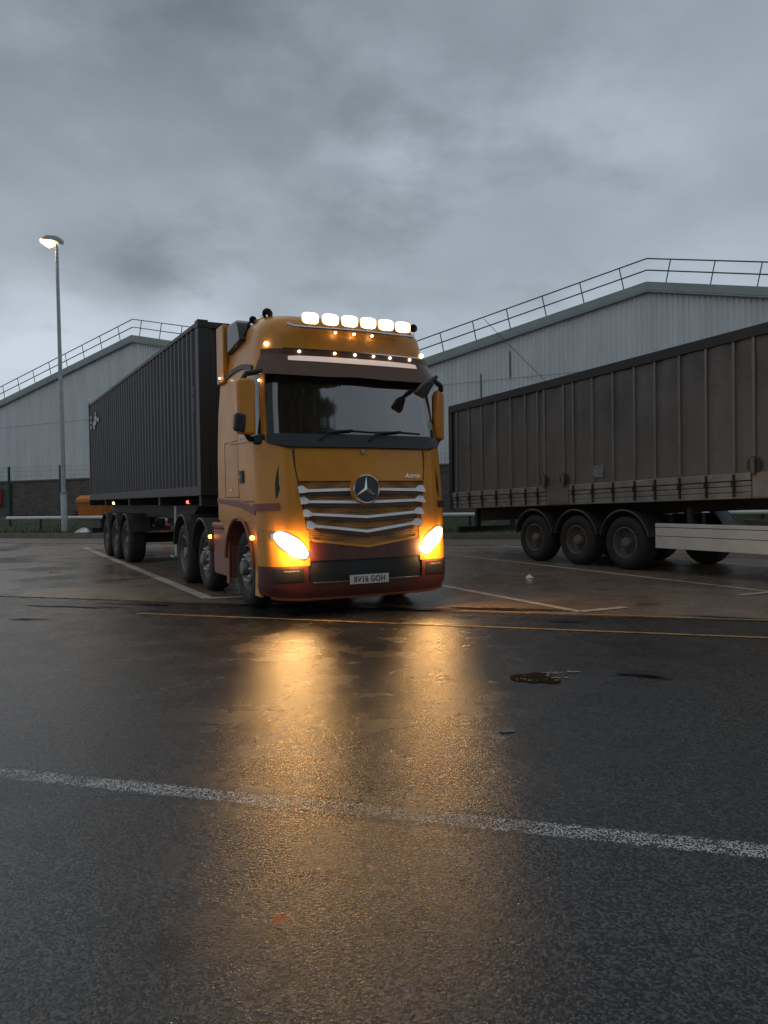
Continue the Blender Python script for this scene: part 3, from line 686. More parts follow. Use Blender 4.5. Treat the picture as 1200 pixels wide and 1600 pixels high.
# panels on the front
GB = lambda s: .80+.09*min(1, abs(s)/.8)     # v-shaped lower edge of the grille
b = MB(); patch('', s_at(-.86, 1.8), s_at(.86, 1.8), lambda s: 1.60, lambda s: 1.985, .035, None, None, ns=24, nz=5, t=.04, mb=b); b.build('bonnet_panel', M['yellow'], T, smooth=True)
patch('grille_mesh', s_at(-.84, 1.2), s_at(.84, 1.2), lambda s: .79+.12*abs(s), 1.598, .012, M['grille'], T, ns=24, nz=12, t=.03)
for sx in (-1, 1):   # corner panels beside grille, tapering down
    def zz0(s): return 1.00
    b = MB()
    sA, sB = s_at(.885, 1.8), 1.98
    def xin(z): return .74+.145*(z-.9)/1.0 if z < 1.9 else .885
    ns, nz = 16, 14; outer = []; inner = []
    for i in range(ns+1):
        for j in range(nz+1):
            z = 1.02+(2.10-1.02)*j/nz; sI = s_at(xin(z), z); s = sI+(1.9-sI)*i/ns
            if z > 1.98: z = 1.98+(z-1.98)*min(1, max(0, (s-1.15)*2.2))
            s *= sx; n = Pn(s, z); p = P(s, z); ridge = .03+.02*math.exp(-((abs(s)-1.15)/.12)**2)
            outer.append(p+n*ridge); inner.append(p+n*.001)
    k = nz+1; n_ = len(outer); fs = []
    for i in range(ns):
        for j in range(nz):
            a = i*k+j; fs.append((a, a+k, a+k+1, a+1)); fs.append((n_+a, n_+a+1, n_+a+k+1, n_+a+k))
    for i in range(ns): fs.append((i*k, n_+i*k, n_+(i+1)*k, (i+1)*k)); a = i*k+nz; fs.append((a, a+k, n_+a+k, n_+a))
    for j in range(nz): fs.append((j, j+1, n_+j+1, n_+j)); a = ns*k+j; fs.append((a, n_+a, n_+a+1, a+1))
    b.add(outer+inner, fs); b.build('corner_panel', M['yellow'], T, smooth=True, ang=45)
    b = MB(); nn_ = 12
    for i in range(nn_):
        z0_, z1_ = 1.02+.95*i/nn_, 1.02+.95*(i+1)/nn_
        q = []
        for z in (z0_, z1_):
            for d in (-.006, .006): sI = sx*s_at(xin(z)+.002+d, z); q.append(P(sI, z)+Pn(sI, z)*.037)
        b.add(q, [(0, 1, 3, 2)])
    b.build('panel_gap', M['plastic_black'], T)
    # air slot
    b = MB(); n = 10
    for i in range(n):
        z = 1.40+.44*i/n; s = (1.36-.12*(i/n))*sx; z2 = 1.40+.44*(i+1)/n; s2 = (1.36-.12*((i+1)/n))*sx; w0 = .05*math.sin(math.pi*i/n)+.012; w1 = .05*math.sin(math.pi*(i+1)/n)+.012
        q = []
        for (a, zq, w_) in ((s, z, w0), (s2, z2, w1)):
            for d in (-w_, w_): q.append(P(a+d, zq)+Pn(a+d, zq)*.036)
        b.add(q, [(0, 1, 3, 2)])
    b.build('air_slot', M['blackp'], T)
# red upper band on the corners
for sx in (-1, 1):
    patch('corner_band', sx*1.30, sx*1.95, 1.255, 1.34, .055, M['pink'] if sx < 0 else M['red'], T, ns=8, nz=2, t=.04)
# lower skin: corners and bumper
for sx in (-1, 1):
    patch('headlight_surround', sx*s_at(.74, .8), sx*1.98, .60, 1.018, .022, M['yellow'], T, ns=14, nz=6, t=.05)
patch('bumper', -1.98, 1.98, lambda s: .225+.05*(abs(s) > 1)*(abs(s)-1), lambda s: .40+.0*s, .03, M['red'], T, ns=40, nz=5, t=.06)
patch('bumper_beam', -s_at(.73, .7), s_at(.73, .7), lambda s: .655, lambda s: .785+.12*abs(s)*.95, .03, M['red'], T, ns=24, nz=3, t=.05)
patch('bumper_centre', -s_at(.755, .5), s_at(.755, .5), .402, .653, .004, M['blackp'], T, ns=20, nz=4, t=.03)
for sx in (-1, 1):
    patch('bumper_corner', sx*s_at(.76, .5), sx*1.98, .402, .598, .027, M['red'], T, ns=14, nz=4, t=.05)
    b = MB(); patch('', sx*s_at(.82, .5), sx*s_at(1.13, .5), .43, .575, .036, None, None, ns=8, nz=3, t=.015, mb=b); fl = b.build('fog_lamp_recess', M['blackp'], T, smooth=True)
    b = MB(); patch('', sx*s_at(.88, .5), sx*s_at(1.04, .5), .535, .55, .042, None, None, ns=4, nz=1, t=.01, mb=b); b.build('recess_trim', M['rimdark'], fl)
patch('bumper_lip', -1.6, 1.6, lambda s: .20+.05*(abs(s) > 1)*(abs(s)-1), lambda s: .223+.05*(abs(s) > 1)*(abs(s)-1), .04, M['pink'], T, ns=36, nz=1, t=.08)
patch('front_step', s_at(-.7, .42), s_at(.7, .42), .395, .401, .045, M['rimdark'], T, ns=16, nz=1, t=.05)
# grille slats: V-shaped blades with broad light ends
for (zE, zC, xe) in ((1.535, 1.515, .845), (1.405, 1.355, .83), (1.255, 1.175, .80), (1.115, 1.00, .765)):
    xi = xe-.115
    def ztop(s, zE=zE, zC=zC, xe=xe, xi=xi):
        x = abs(P(s, zE).x); v = zC+(zE-.035-zC)*min(1, x/xi)
        if x > xi: return v+.045*min(1, (x-xi)/.05)
        return v
    def zlow(s, d0, d1, zE=zE, xi=xi):
        x = abs(P(s, zE).x); return ztop(s)-d0-(d1-d0)*min(1, max(0, (x-xi)/.05))
    sl = patch('grille_slat', s_at(-xe, zE), s_at(xe, zE), lambda s: zlow(s, .034, .092), ztop, lambda s, z: .030+.62*(ztop(s)-z), M['silver'], T, ns=56, nz=1, t=.03)
    patch('slat_louvre', s_at(-xi-.03, zE), s_at(xi+.03, zE), lambda s: ztop(s)-.078, lambda s: ztop(s)-.0345, .035, M['louvre'], sl, ns=48, nz=1, t=.02)
# grille lower V trim
patch('grille_trim', s_at(-.70, .9), s_at(.70, .9), lambda s: .785+.12*abs(s), lambda s: .815+.12*abs(s), .04, M['yellow'], T, ns=24, nz=1, t=.03)
# badge
bz, by = 1.50, .02
bd = empty('emblem', (0, by, bz), 0, T)
b = MB(); b.lathe([(.001, .0), (.185, .0), (.197, .02), (.20, .06), (.20, .09)], axis='Y', seg=40, cap=False); b.build('emblem_dish', M['yellow'], bd, smooth=True)
b = MB(); b.lathe([(.001, -.004), (.165, -.004), (.170, .003)], axis='Y', seg=40, cap=False); b.build('emblem_disc', M['gloss'], bd, smooth=True)
b = MB(); rings = 44; vs = []
for i in range(rings):
    a = 2*math.pi*i/rings
    for k in range(8):
        q = 2*math.pi*k/8; rr_ = .168+.010*math.cos(q); vs.append((rr_*math.cos(a), -.012+.010*math.sin(q), rr_*math.sin(a)))
b.add(vs, [(i*8+k, i*8+(k+1) % 8, ((i+1) % rings)*8+(k+1) % 8, ((i+1) % rings)*8+k) for i in range(rings) for k in range(8)]); b.build('emblem_ring', M['chrome'], bd, smooth=True)
b = MB(); c0 = (0, -.035, 0)
for i in range(3):
    a = math.pi/2+2*math.pi*i/3; tip = (.163*math.cos(a), -.010, .163*math.sin(a)); s1 = [(.026*math.cos(a+q), -.008, .026*math.sin(a+q)) for q in (math.pi/3, -math.pi/3)]
    b.add([c0, tip, s1[0], s1[1]], [(0, 1, 2), (0, 3, 1), (1, 3, 2)])
b.build('emblem_star', M['chrome'], bd)
b = MB(); b.lathe([(.001, -.012), (.022, -.010), (.03, 0), (.032, .01)], (0.0, .085, 1.955), axis='Y', seg=16, cap=False); b.build('bonnet_badge', M['steel'], T, smooth=True)
tx = text('model_lettering', 'Actros', .082, T, M['chrome'], (.68, P(s_at(.68, 1.66), 1.66).y-.043, 1.665), (R(90), 0, R(4)), .004, .35, .001)
# number plate
b = MB(); b.box(-.26, .26, -.045, -.031, .355, .466); npl = b.build('number_plate', M['plate'], T, bevel=.004)
text('plate_lettering', 'BV16 GOH', .098, npl, M['plastic_black'], (0, -.0465, .409), (R(90), 0, 0), .001, 0, .0016, .88, 1.05)
# headlights
for sx in (-1, 1):
    h = empty('headlight', (0, 0, 0), 0, T)
    uu = lambda s: min(1, max(0, (abs(P(s, .8).x)-.765)/(.335 if sx > 0 else .355)))
    hh_ = lambda s: .105*max(0.02, 1-abs(2*uu(s)-1)**3.2)**.6
    za = lambda s: .74+.215*uu(s)-hh_(s); zb_ = lambda s: .74+.215*uu(s)+hh_(s)
    patch('headlight_housing', sx*s_at(.735, .8), sx*s_at(1.15, .8), lambda s: za(s)-.022, lambda s: zb_(s)+.022, .030, M['chrome'], h, ns=30, nz=5, t=.03)
    patch('headlight_lens', sx*s_at(.765, .8), sx*s_at(1.12 if sx < 0 else 1.10, .8), za, zb_, .045, M['head'], h, ns=30, nz=5, t=.012)
    sp = bpy.data.lights.new('headlight_beam', 'SPOT'); sp.energy = 110; sp.color = (1, .55, .19); sp.spot_size = R(150); sp.spot_blend = 1.0; sp.shadow_soft_size = .12
    q = bpy.data.objects.new('headlight_beam', sp); COL.objects.link(q); q.parent = h; q.location = (sx*.93, -.06, .78); q.rotation_euler = (R(84), 0, R(sx*3))
# side: doors, seams, handle, window, gutters
for sx in (-1, 1):
    s_ = lambda y, z=1.8: sx*s_y(y, z)
    patch('side_window', sx*1.66, s_(1.12), 2.16, lambda s: 2.90, .008, M['glass'], T, ns=14, nz=6, t=.01)
    patch('window_frame', sx*1.52, sx*1.64, 2.10, 2.95, .012, M['yellow'], T, ns=2, nz=6, t=.02)
    patch('roof_gutter', sx*1.96, s_(1.98), lambda s: 2.96+.05*(abs(s)-2)+.09*math.sin(math.pi*min(1, max(0, (abs(s)-1.9)))) , lambda s: 3.02+.05*(abs(s)-2)+.09*math.sin(math.pi*min(1, max(0, (abs(s)-1.9)))), .022, M['blackp'], T, ns=16, nz=1, t=.03)
    b = MB()
    for (y0, y1, z0, z1) in ((1.215, 1.23, 1.36, 2.85), (1.86, 1.872, 1.42, 2.16), (1.24, 1.86, 2.15, 2.162), (1.24, 1.86, 1.42, 1.432), (.56, 1.215, 1.36, 1.372)):
        patch('', s_(y0, 1.8), s_(y1, 1.8), z0, z1, .003, None, None, ns=2, nz=3, t=.01, mb=b)
    b.build('door_seam', M['plastic_black'], T)
    b = MB(); patch('', s_(.98), s_(1.12), 1.60, 1.76, .02, None, None, ns=3, nz=3, t=.02, mb=b); dh = b.build('door_handle', M['blackp'], T, smooth=True)
    b = MB(); patch('', s_(1.0), s_(1.1), 1.67, 1.69, .035, None, None, ns=2, nz=1, t=.012, mb=b); b.build('handle_grip', M['steel'], dh)
    b = MB(); patch('', s_(.55), s_(1.6), lambda s: 2.10+.06*(abs(s)-2.1), lambda s: 2.122+.06*(abs(s)-2.1), .016, None, None, ns=10, nz=1, t=.02, mb=b); b.build('belt_moulding', M['yellow'], T, smooth=True)
    b = MB(); patch('', s_(1.5), s_(1.56), 1.51, 1.535, .02, None, None, ns=2, nz=1, t=.02, mb=b); b.build('locker_catch', M['chrome'], T)
    # red trim under the door
    b = MB(); x0, x1 = sx*1.235, sx*1.268
    b.prism([(.46, 1.20), (1.15, 1.30), (2.24, 1.36), (2.24, 1.42), (1.15, 1.39), (.46, 1.30)], 0, x0, x1); b.build('sill_trim', M['pink'], T, bevel=.01)
    # lower side panel with wheel arch
    wy, wz, wr = 1.25, .52, .66
    pts = [(.40, .22), (.62, .22)]
    a0 = math.pi+math.asin((wz-.25)/wr)*0; 
    pts += [(wy+wr*math.cos(math.pi-math.pi*i/18*.86), wz+wr*math.sin(math.pi-math.pi*i/18*.86)) for i in range(0, 19)]
    pts = [p for p in pts if p[1] >= .22]
    pts += [(2.02, 1.0), (2.235, 1.10), (2.235, 1.355), (1.15, 1.295), (.40, 1.19)]
    b = MB(); b.prism(pts, 0, sx*1.19, sx*1.236); b.build('lower_side_panel', M['yellow'], T, bevel=.008)
    fender(T, sx*.85, sx*1.255, wy, wz, .625, 8, 178, M['pink'], .03, name='wheel_arch')
# roof lamps on their bar
b = MB(); b.tube([(-.86, .33, 3.50), (-.80, .25, 3.455), (0, .19, 3.455), (.80, .25, 3.455), (.86, .33, 3.50)], .018, 8); lb = b.build('lamp_bar', M['chrome'], T, smooth=True)
def blk(x): return P(s_at(x, 3.5), 3.5).y
for i in range(6):
    x = -.60+.253*i; l = empty('roof_lamp', (x, blk(x)-.17, 3.57), 0, T)
    def sq(mb, prof, hx=.106, hz=.068, n=28):
        vs = []; k = len(prof)
        for q in range(n):
            a = 2*math.pi*q/n; c, d = math.cos(a), math.sin(a)
            c = math.copysign(abs(c)**.55, c); d = math.copysign(abs(d)**.55, d)
            for (f_, yy) in prof: vs.append((hx*f_*c, yy, hz*f_*d))
        mb.add(vs, [(q*k+j, q*k+j+1, ((q+1) % n)*k+j+1, ((q+1) % n)*k+j) for q in range(n) for j in range(k-1)])
    b = MB(); sq(b, [(1.05, .0), (1.08, .02), (.9, .08), (.4, .11), (.001, .11)]); b.build('lamp_housing', M['chrome'], l, smooth=True)
    b = MB(); sq(b, [(.94, -.009), (1.03, -.008), (1.05, .0)]); b.build('lamp_bezel', M['bezel'], l, smooth=True)
    b = MB(); sq(b, [(.001, -.024), (.5, -.022), (.93, -.012), (.955, 0)]); b.build('lamp_lens', M['roofl'], l, smooth=True)
    b = MB(); b.tube([(0, .04, -.12), (0, .04, -.06)], .014, 6); b.build('lamp_bracket', M['chrome'], l)
def marker(x, y, z, m='mark', r=.018, parent=T, name='marker_light'):
    b = MB(); b.lathe([(.001, -r*.9), (r*.7, -r*.7), (r, 0), (r*1.1, .02)], axis='Y', seg=12, cap=False)
    o = b.build(name, M[m], parent, smooth=True); o.location = (x, y, z); return o
for x in (-.72, -.27, 0, .26, .50, .80): 
    p = P(s_at(x, 3.18), 3.18); marker(x, p.y-.068, 3.175, r=.015)
for x in (-.25, .0, .25): marker(x, blk(x)-.10, 3.435, r=.013)
for x in (-1.06, 1.06): p = P(s_at(x, 3.28), 3.28); n = Pn(s_at(x, 3.28), 3.28); marker(x+n.x*.02, p.y+n.y*.02, 3.275, r=.024)
marker(-1.175, .50, 2.83, r=.012)
marker(-1.27, 1.96, 3.06, r=.012)
for sx in (-1, 1): marker(sx*1.285, .52, .93, 'amber', .028)
# air horns on the roof corners
for (x, y, z, r) in ((-.96, .80, 3.71, .068), (-1.04, 1.15, 3.70, .050), (1.02, .62, 3.66, .055)):
    h = empty('air_horn', (x, y, z), 0, T)
    b = MB(); b.lathe([(r*.85, .01), (r, -.012), (r, .0), (r*.55, .06), (r*.32, .14), (r*.3, .28), (.001, .3)], axis='Y', seg=20, cap=False); b.build('horn_bell', M['rimdark'], h, smooth=True)
    b = MB(); b.tube([(0, .15, -.02), (0, .15, -.12)], .012, 6); b.build('horn_bracket', M['blackp'], h)
b = MB(); b.tube([(-.96, .82, 3.69), (-1.04, 1.2, 3.68)], .016, 6); b.build('horn_pipe', M['chrome'], T)
# mirrors
for sx in (-1, 1):
    mr = empty('mirror', (-1.385, .42, 2.15) if sx < 0 else (1.31, .46, 2.15), R(-6) if sx < 0 else R(38), T)
    b = MB(); b.prism([(-.10, .02), (.115, .0), (.12, .62), (.09, .67), (-.07, .67), (-.11, .62)], 1, -.10 if sx < 0 else -.03, .06); b.build('mirror_housing', M['yellow'], mr, bevel=.035)
    b = MB(); b.prism([(-.09, .05), (.1, .05), (.1, .60), (-.09, .60)], 1, .061, .07); b.build('mirror_glass', M['glass'], mr)
    if sx < 0:
        b = MB(); b.prism([(-.145, .06), (-.02, .02), (.0, .24), (-.13, .26)], 1, -.13, .03); b.build('lower_mirror', M['blackp'], mr, bevel=.03)
    b = MB(); b.tube([(sx*-.02, 0, .02), (sx*-.05, .02, -.03), (sx*-.24, .08, -.06)], .035, 8); b.build('lower_arm', M['blackp'], mr, smooth=True)
    b = MB(); b.tube([(sx*.02, -.02, .66), (sx*-.02, -.03, .73), (sx*-.22, -.02, .77)], .035, 8); b.build('upper_arm', M['blackp'], mr, smooth=True)
    if sx < 0:
        b = MB(); b.prism([(.10, -.10), (.24, -.11), (.26, -.02), (.20, .03), (.10, .0)], 1, -.06, .08); b.build('arm_cover', M['blackp'], mr, bevel=.025)
# kerb-view mirror hanging in front of the windscreen
km = empty('front_mirror', (.82, .02, 2.80), 0, T)
b = MB(); b.tube([(.30, .26, .14), (.20, .02, .12), (.04, 0, .02)], .028, 8); b.build('mirror_arm', M['blackp'], km, smooth=True)
b = MB(); b.prism([(-.14, -.10), (.02, -.17), (.15, .04), (.08, .08), (-.02, .03)], 1, -.05, .05); b.build('mirror_housing', M['blackp'], km, bevel=.03)
# wipers
for (x0, x1, z1) in ((-.55, .12, 2.225), (.10, .82, 2.225)):
    y = lambda x, z: P(s_at(x, z), z).y-.045
    b = MB(); b.tube([(x0, y(x0, 2.12)-.03, 2.10), (x0+.1, y(x0+.1, 2.18)-.02, 2.19), ((x0+x1)/2+.1, y((x0+x1)/2+.1, z1)-.015, z1)], .012, 6)
    b.tube([(x0+.05+(x1-x0)*i/6, y(x0+.05+(x1-x0)*i/6, z1)+.015, z1-.02+.012*math.sin(math.pi*i/6)) for i in range(7)], .011, 6); b.build('wiper', M['blackp'], T)
# sticker and things seen in the screen
b = MB(); patch('', s_at(1.04, 2.35), s_at(1.10, 2.35), 2.27, 2.37, .0215, None, None, ns=2, nz=2, t=.003, mb=b); b.build('windscreen_sticker', mat('mint_sticker', (.22, .42, .34), .5), T)
b = MB(); patch('', s_at(.66, 2.5), s_at(.70, 2.5), 2.24, 2.72, .0205, None, None, ns=2, nz=6, t=.003, mb=b); patch('', s_at(.70, 2.5), s_at(.99, 2.5), 2.52, 2.54, .0205, None, None, ns=4, nz=1, t=.003, mb=b)
# chassis
b = MB()
for sx in (-1, 1): b.box(sx*.38-.05, sx*.38+.05, .6, 5.55, .72, 1.00)
for y in (1.0, 2.4, 4.1, 5.5): b.box(-.33, .33, y-.05, y+.05, .76, .96)
b.build('chassis_frame', M['chassis'], T)
b = MB(); b.box(-.95, .95, .5, 2.2, .55, 1.10); b.build('engine_underside', M['chassis'], T)
b = MB(); b.box(-.75, .75, .22, .5, .24, .55); b.build('front_underrun_bar', M['chassis'], T)
for sx in (-1, 1):
    b = MB(); b.prism([(1.82, .33), (2.72, .33), (2.76, .40), (2.76, .98), (1.82, .98)], 0, sx*.70, sx*1.20); tf = b.build('side_fairing', M['pink'] if sx < 0 else M['red'], T, bevel=.02)
    b = MB(); b.tube([(sx*1.17, 1.84, 1.03), (sx*1.17, 2.80, 1.03)], .045, 10); b.build('step_bar', M['pink'], T, smooth=True)
    b = MB(); b.box(sx*1.205, sx*1.235, 1.80, 1.93, .25, 1.06); b.build('fairing_post', M['pink'], T, bevel=.01)
    wheel(T, sx*1.165, 1.25, sx, .51, .32, 'front')
    wheel(T, sx*1.18, 3.40, sx, .49, .31, 'front')
    wheel(T, sx*1.24, 4.72, sx, .51, .60, 'drive')
    fender(T, sx*.62, sx*1.24, 3.40, .50, .60, 15, 165, M['fender'])
    fender(T, sx*.62, sx*1.26, 4.72, .52, .62, 10, 165, M['fender'])
    b = MB(); b.lathe([(.02, -.02), (.03, 0), (.03, .02)], (sx*1.25, 2.78, .86), axis='X', seg=10); b.build('side_marker', M['amber'], T)
b = MB(); b.lathe([(.05, -1.1), (.09, -.5), (.14, -.2), (.14, .2), (.09, .5), (.05, 1.1)], (0, 4.72, .51), axis='X', seg=14); b.build('drive_axle', M['chassis'], T, smooth=True)
b = MB(); b.lathe([(.05, -1.1), (.05, 1.1)], (0, 3.40, .49), axis='X', seg=12); b.lathe([(.05, -1.1), (.05, 1.1)], (0, 1.25, .49), axis='X', seg=12); b.build('axle_beam', M['chassis'], T, smooth=True)
b = MB(); b.prism([(3.6, 1.02), (4.9, 1.02), (5.1, 1.12), (4.6, 1.17), (3.9, 1.17)], 0, -.45, .45); b.build('fifth_wheel', M['chassis'], T)
b = MB(); b.box(-.5, .5, 2.35, 3.0, 1.02, 1.06); b.build('catwalk', M['steel'], T)

# ------------------------------------------------------------------ skeletal trailer and container
TH = R(29)
K = empty('container_trailer', (-1.833, 12.79, 0), TH)
tag(K, 'dark skeletal trailer on three axles carrying the container', 'trailer')
CB = 1.47
b = MB()
for sx in (-1, 1):
    b.prism([(.1, CB-.18), (2.6, CB-.18), (3.2, 1.02), (12.1, 1.02), (12.1, CB-.04), (.1, CB-.04)], 0, sx*.40, sx*.54)
b.build('chassis_rails', M['chassis'], K)
for y in (.12, 3.0, 6.0, 9.2, 12.0):
    b = MB(); b.box(-1.2, 1.2, y-.07, y+.07, CB-.16, CB-.005); b.build('cross_member', M['chassis'], K)
for y in (6.30, 7.62, 8.94):
    b = MB(); b.lathe([(.065, -1.0), (.065, 1.0)], (0, y, .5), axis='X', seg=12); b.box(-.5, -.42, y-.4, y+.3, .78, 1.0); b.box(.42, .5, y-.4, y+.3, .78, 1.0); b.build('axle', M['chassis'], K)
    for sx in (-1, 1):
        wheel(K, sx*1.24, y, sx, .5, .38, 'drive', 'rimdark')
        fender(K, sx*.80, sx*1.25, y, .50, .60, 20, 160, M['fender'])
for sx in (-1, 1):
    b = MB(); b.box(sx*.9-.06, sx*.9+.06, 2.7, 2.84, .35, 1.30); b.box(sx*.9-.13, sx*.9+.13, 2.62, 2.92, .32, .35); b.build('landing_leg', M['steel'] if sx < 0 else M['chassis'], K, bevel=.008)
    
b = MB(); b.box(-1.15, 1.15, 11.95, 12.08, .5, .65); b.box(-.6, -.5, 11.95, 12.08, .65, 1.02); b.box(.5, .6, 11.95, 12.08, .65, 1.02); b.build('rear_bumper', M['chassis'], K)
b = MB(); b.lathe([(.02, -.45), (.13, -.42), (.13, .42), (.02, .45)], (0, 10.4, .86), axis='X', seg=14); b.build('air_tank', M['chassis'], K, smooth=True)
for y in (.9, 8.0): 
    b = MB(); b.lathe([(.022, -.02), (.03, 0), (.03, .03)], (-1.20, y, CB-.10), axis='X', seg=10); b.build('side_marker', M['redl'] if y < 2 else M['mark'], K)
    b = MB(); b.box(-1.19, -1.0, y-.03, y+.03, CB-.12, CB-.06); b.build('marker_bracket', M['chassis'], K)

C_ = empty('shipping_container', (-1.833, 12.79, CB), TH)
tag(C_, 'dark grey corrugated forty foot shipping container behind the yellow cab', 'container')
CW, CH, CL = 1.22, 2.79, 11.7
def corr(mb, fixed, a0, a1, z0, z1, axis, sgn, dep=.036, pit=.278):
    n = max(1, round((a1-a0)/pit)); pit = (a1-a0)/n; pts = []
    for i in range(n):
        t = a0+i*pit; pts += [(t, 0), (t+.072, 0), (t+.072+.068, dep), (t+.072+.068+.070, dep)]
    pts.append((a1, 0)); vs = []
    for (t, d) in pts:
        v = fixed-sgn*d
        for z in (z0, z1): vs.append((v, t, z) if axis == 'y' else (t, v, z))
    mb.add(vs, [(2*i, 2*i+2, 2*i+3, 2*i+1) for i in range(len(pts)-1)])
for sx in (-1, 1):
    b = MB(); corr(b, sx*(CW-.012), .16, CL-.16, .15, CH-.09, 'y', sx); b.build('side_wall', M['contain'], C_)
    b = MB(); b.box(sx*(CW-.06), sx*CW, .16, CL-.16, 0, .15); b.build('bottom_rail', M['contain'], C_, bevel=.006)
    b = MB(); b.box(sx*(CW-.06), sx*CW, .16, CL-.16, CH-.09, CH-.02); b.build('top_rail', M['contain'], C_, bevel=.006)
    for y in (0, CL-.16):
        b = MB(); b.box(sx*(CW-.16), sx*(CW+.001), y, y+.16, .12, CH-.12); b.build('corner_post', M['contain'], C_, bevel=.008)
        for z in (0, CH-.12):
            b = MB(); b.box(sx*(CW-.165), sx*(CW+.006), y-.006, y+.178, z, z+.12+(.006 if z else 0)); b.build('corner_casting', M['contain'], C_, bevel=.01)
b = MB(); corr(b, .02, -CW+.16, CW-.16, .15, CH-.12, 'x', -1, .045); b.build('front_wall', M['contain'], C_)
b = MB(); b.box(-CW+.16, CW-.16, .0, .06, 0, .15); b.box(-CW+.16, CW-.16, 0, .06, CH-.12, CH-.02); b.build('front_rails', M['contain'], C_, bevel=.006)
b = MB(); b.box(-CW+.06, CW-.06, .06, CL-.05, CH-.06, CH-.03)
for i in range(40): b.box(-CW+.07, CW-.07, .2+.29*i, .32+.29*i, CH-.03, CH-.012)
b.build('roof', M['contain'], C_)
b = MB(); b.box(-CW+.16, CW-.16, CL-.06, CL-.01, .02, CH-.02); b.build('rear_doors', M['contain'], C_)
b = MB(); b.box(-CW+.06, CW-.06, .06, CL-.06, .02, .12); b.build('floor_pan', M['contain'], C_)
# white markings near the rear top of the side, and the small code by the front
mk = MB(); X = -(CW+.0135)
for k in range(3): mk.box(X, X+.004, 11.02, 11.30, 2.02+.14*k, 2.10+.14*k)
for (y, z, dy, dz) in ((10.25, 2.06, .55, .12), (10.15, 2.19, .40, .12), (10.25, 2.32, .20, .09), (9.75, 2.12, .38, .10), (10.45, 1.96, .30, .09)): mk.box(X, X+.004, y, y+dy, z, z+dz)
mk.build('side_marking', mat('marking_white', (.50, .51, .50), .6, var=.25, vscale=9), C_)
mk = MB()
for k in range(9):
    if k != 5: mk.box(X, X+.004, .28, .315, 1.38+.045*k, 1.408+.045*k)
mk.build('code_marking', M['rimdark'], C_)

# ------------------------------------------------------------------ curtain-sided trailer on the right
QT = R(29); ct, st_ = math.cos(QT), math.sin(QT)
ox, oy = 4.41+1.25*ct, 14.15+1.25*st_
Q = empty('curtain_trailer', (ox, oy, 0), QT)
tag(Q, 'grubby brown curtain sided trailer parked in the bay on the right', 'trailer')
YR, YFt = 5.64, -7.9; XW = 1.25
zb = lambda y: 1.10+.024*(YR-y); zt = lambda y: 3.64+.036*(YR-y)
def slab(mb, x0, x1, y0, y1, a, b_, c=None):
    """box whose lower and upper faces follow the trailer's tilt: a, b_ are functions of y"""
    mb.add([(x0, y0, a(y0)), (x1, y0, a(y0)), (x1, y1, a(y1)), (x0, y1, a(y1)), (x0, y0, b_(y0)), (x1, y0, b_(y0)), (x1, y1, b_(y1)), (x0, y1, b_(y1))],
           [(0, 3, 2, 1), (4, 5, 6, 7), (0, 1, 5, 4), (1, 2, 6, 5), (2, 3, 7, 6), (3, 0, 4, 7)])
RH = .33
b = MB(); slab(b, -1.22, 1.22, YFt, YR-.02, lambda y: zb(y)+RH-.02, lambda y: zt(y)-.03); b.build('load_body', M['curtain'], Q)
straps = [5.34, 4.83, 4.32, 3.78, 3.25, 2.75, 2.35, 1.28, .75, .22, -.30, -.765, -1.29, -1.82, -2.33, -3.2, -3.72, -4.24, -4.76, -5.28, -5.8, -6.32, -6.84, -7.36]
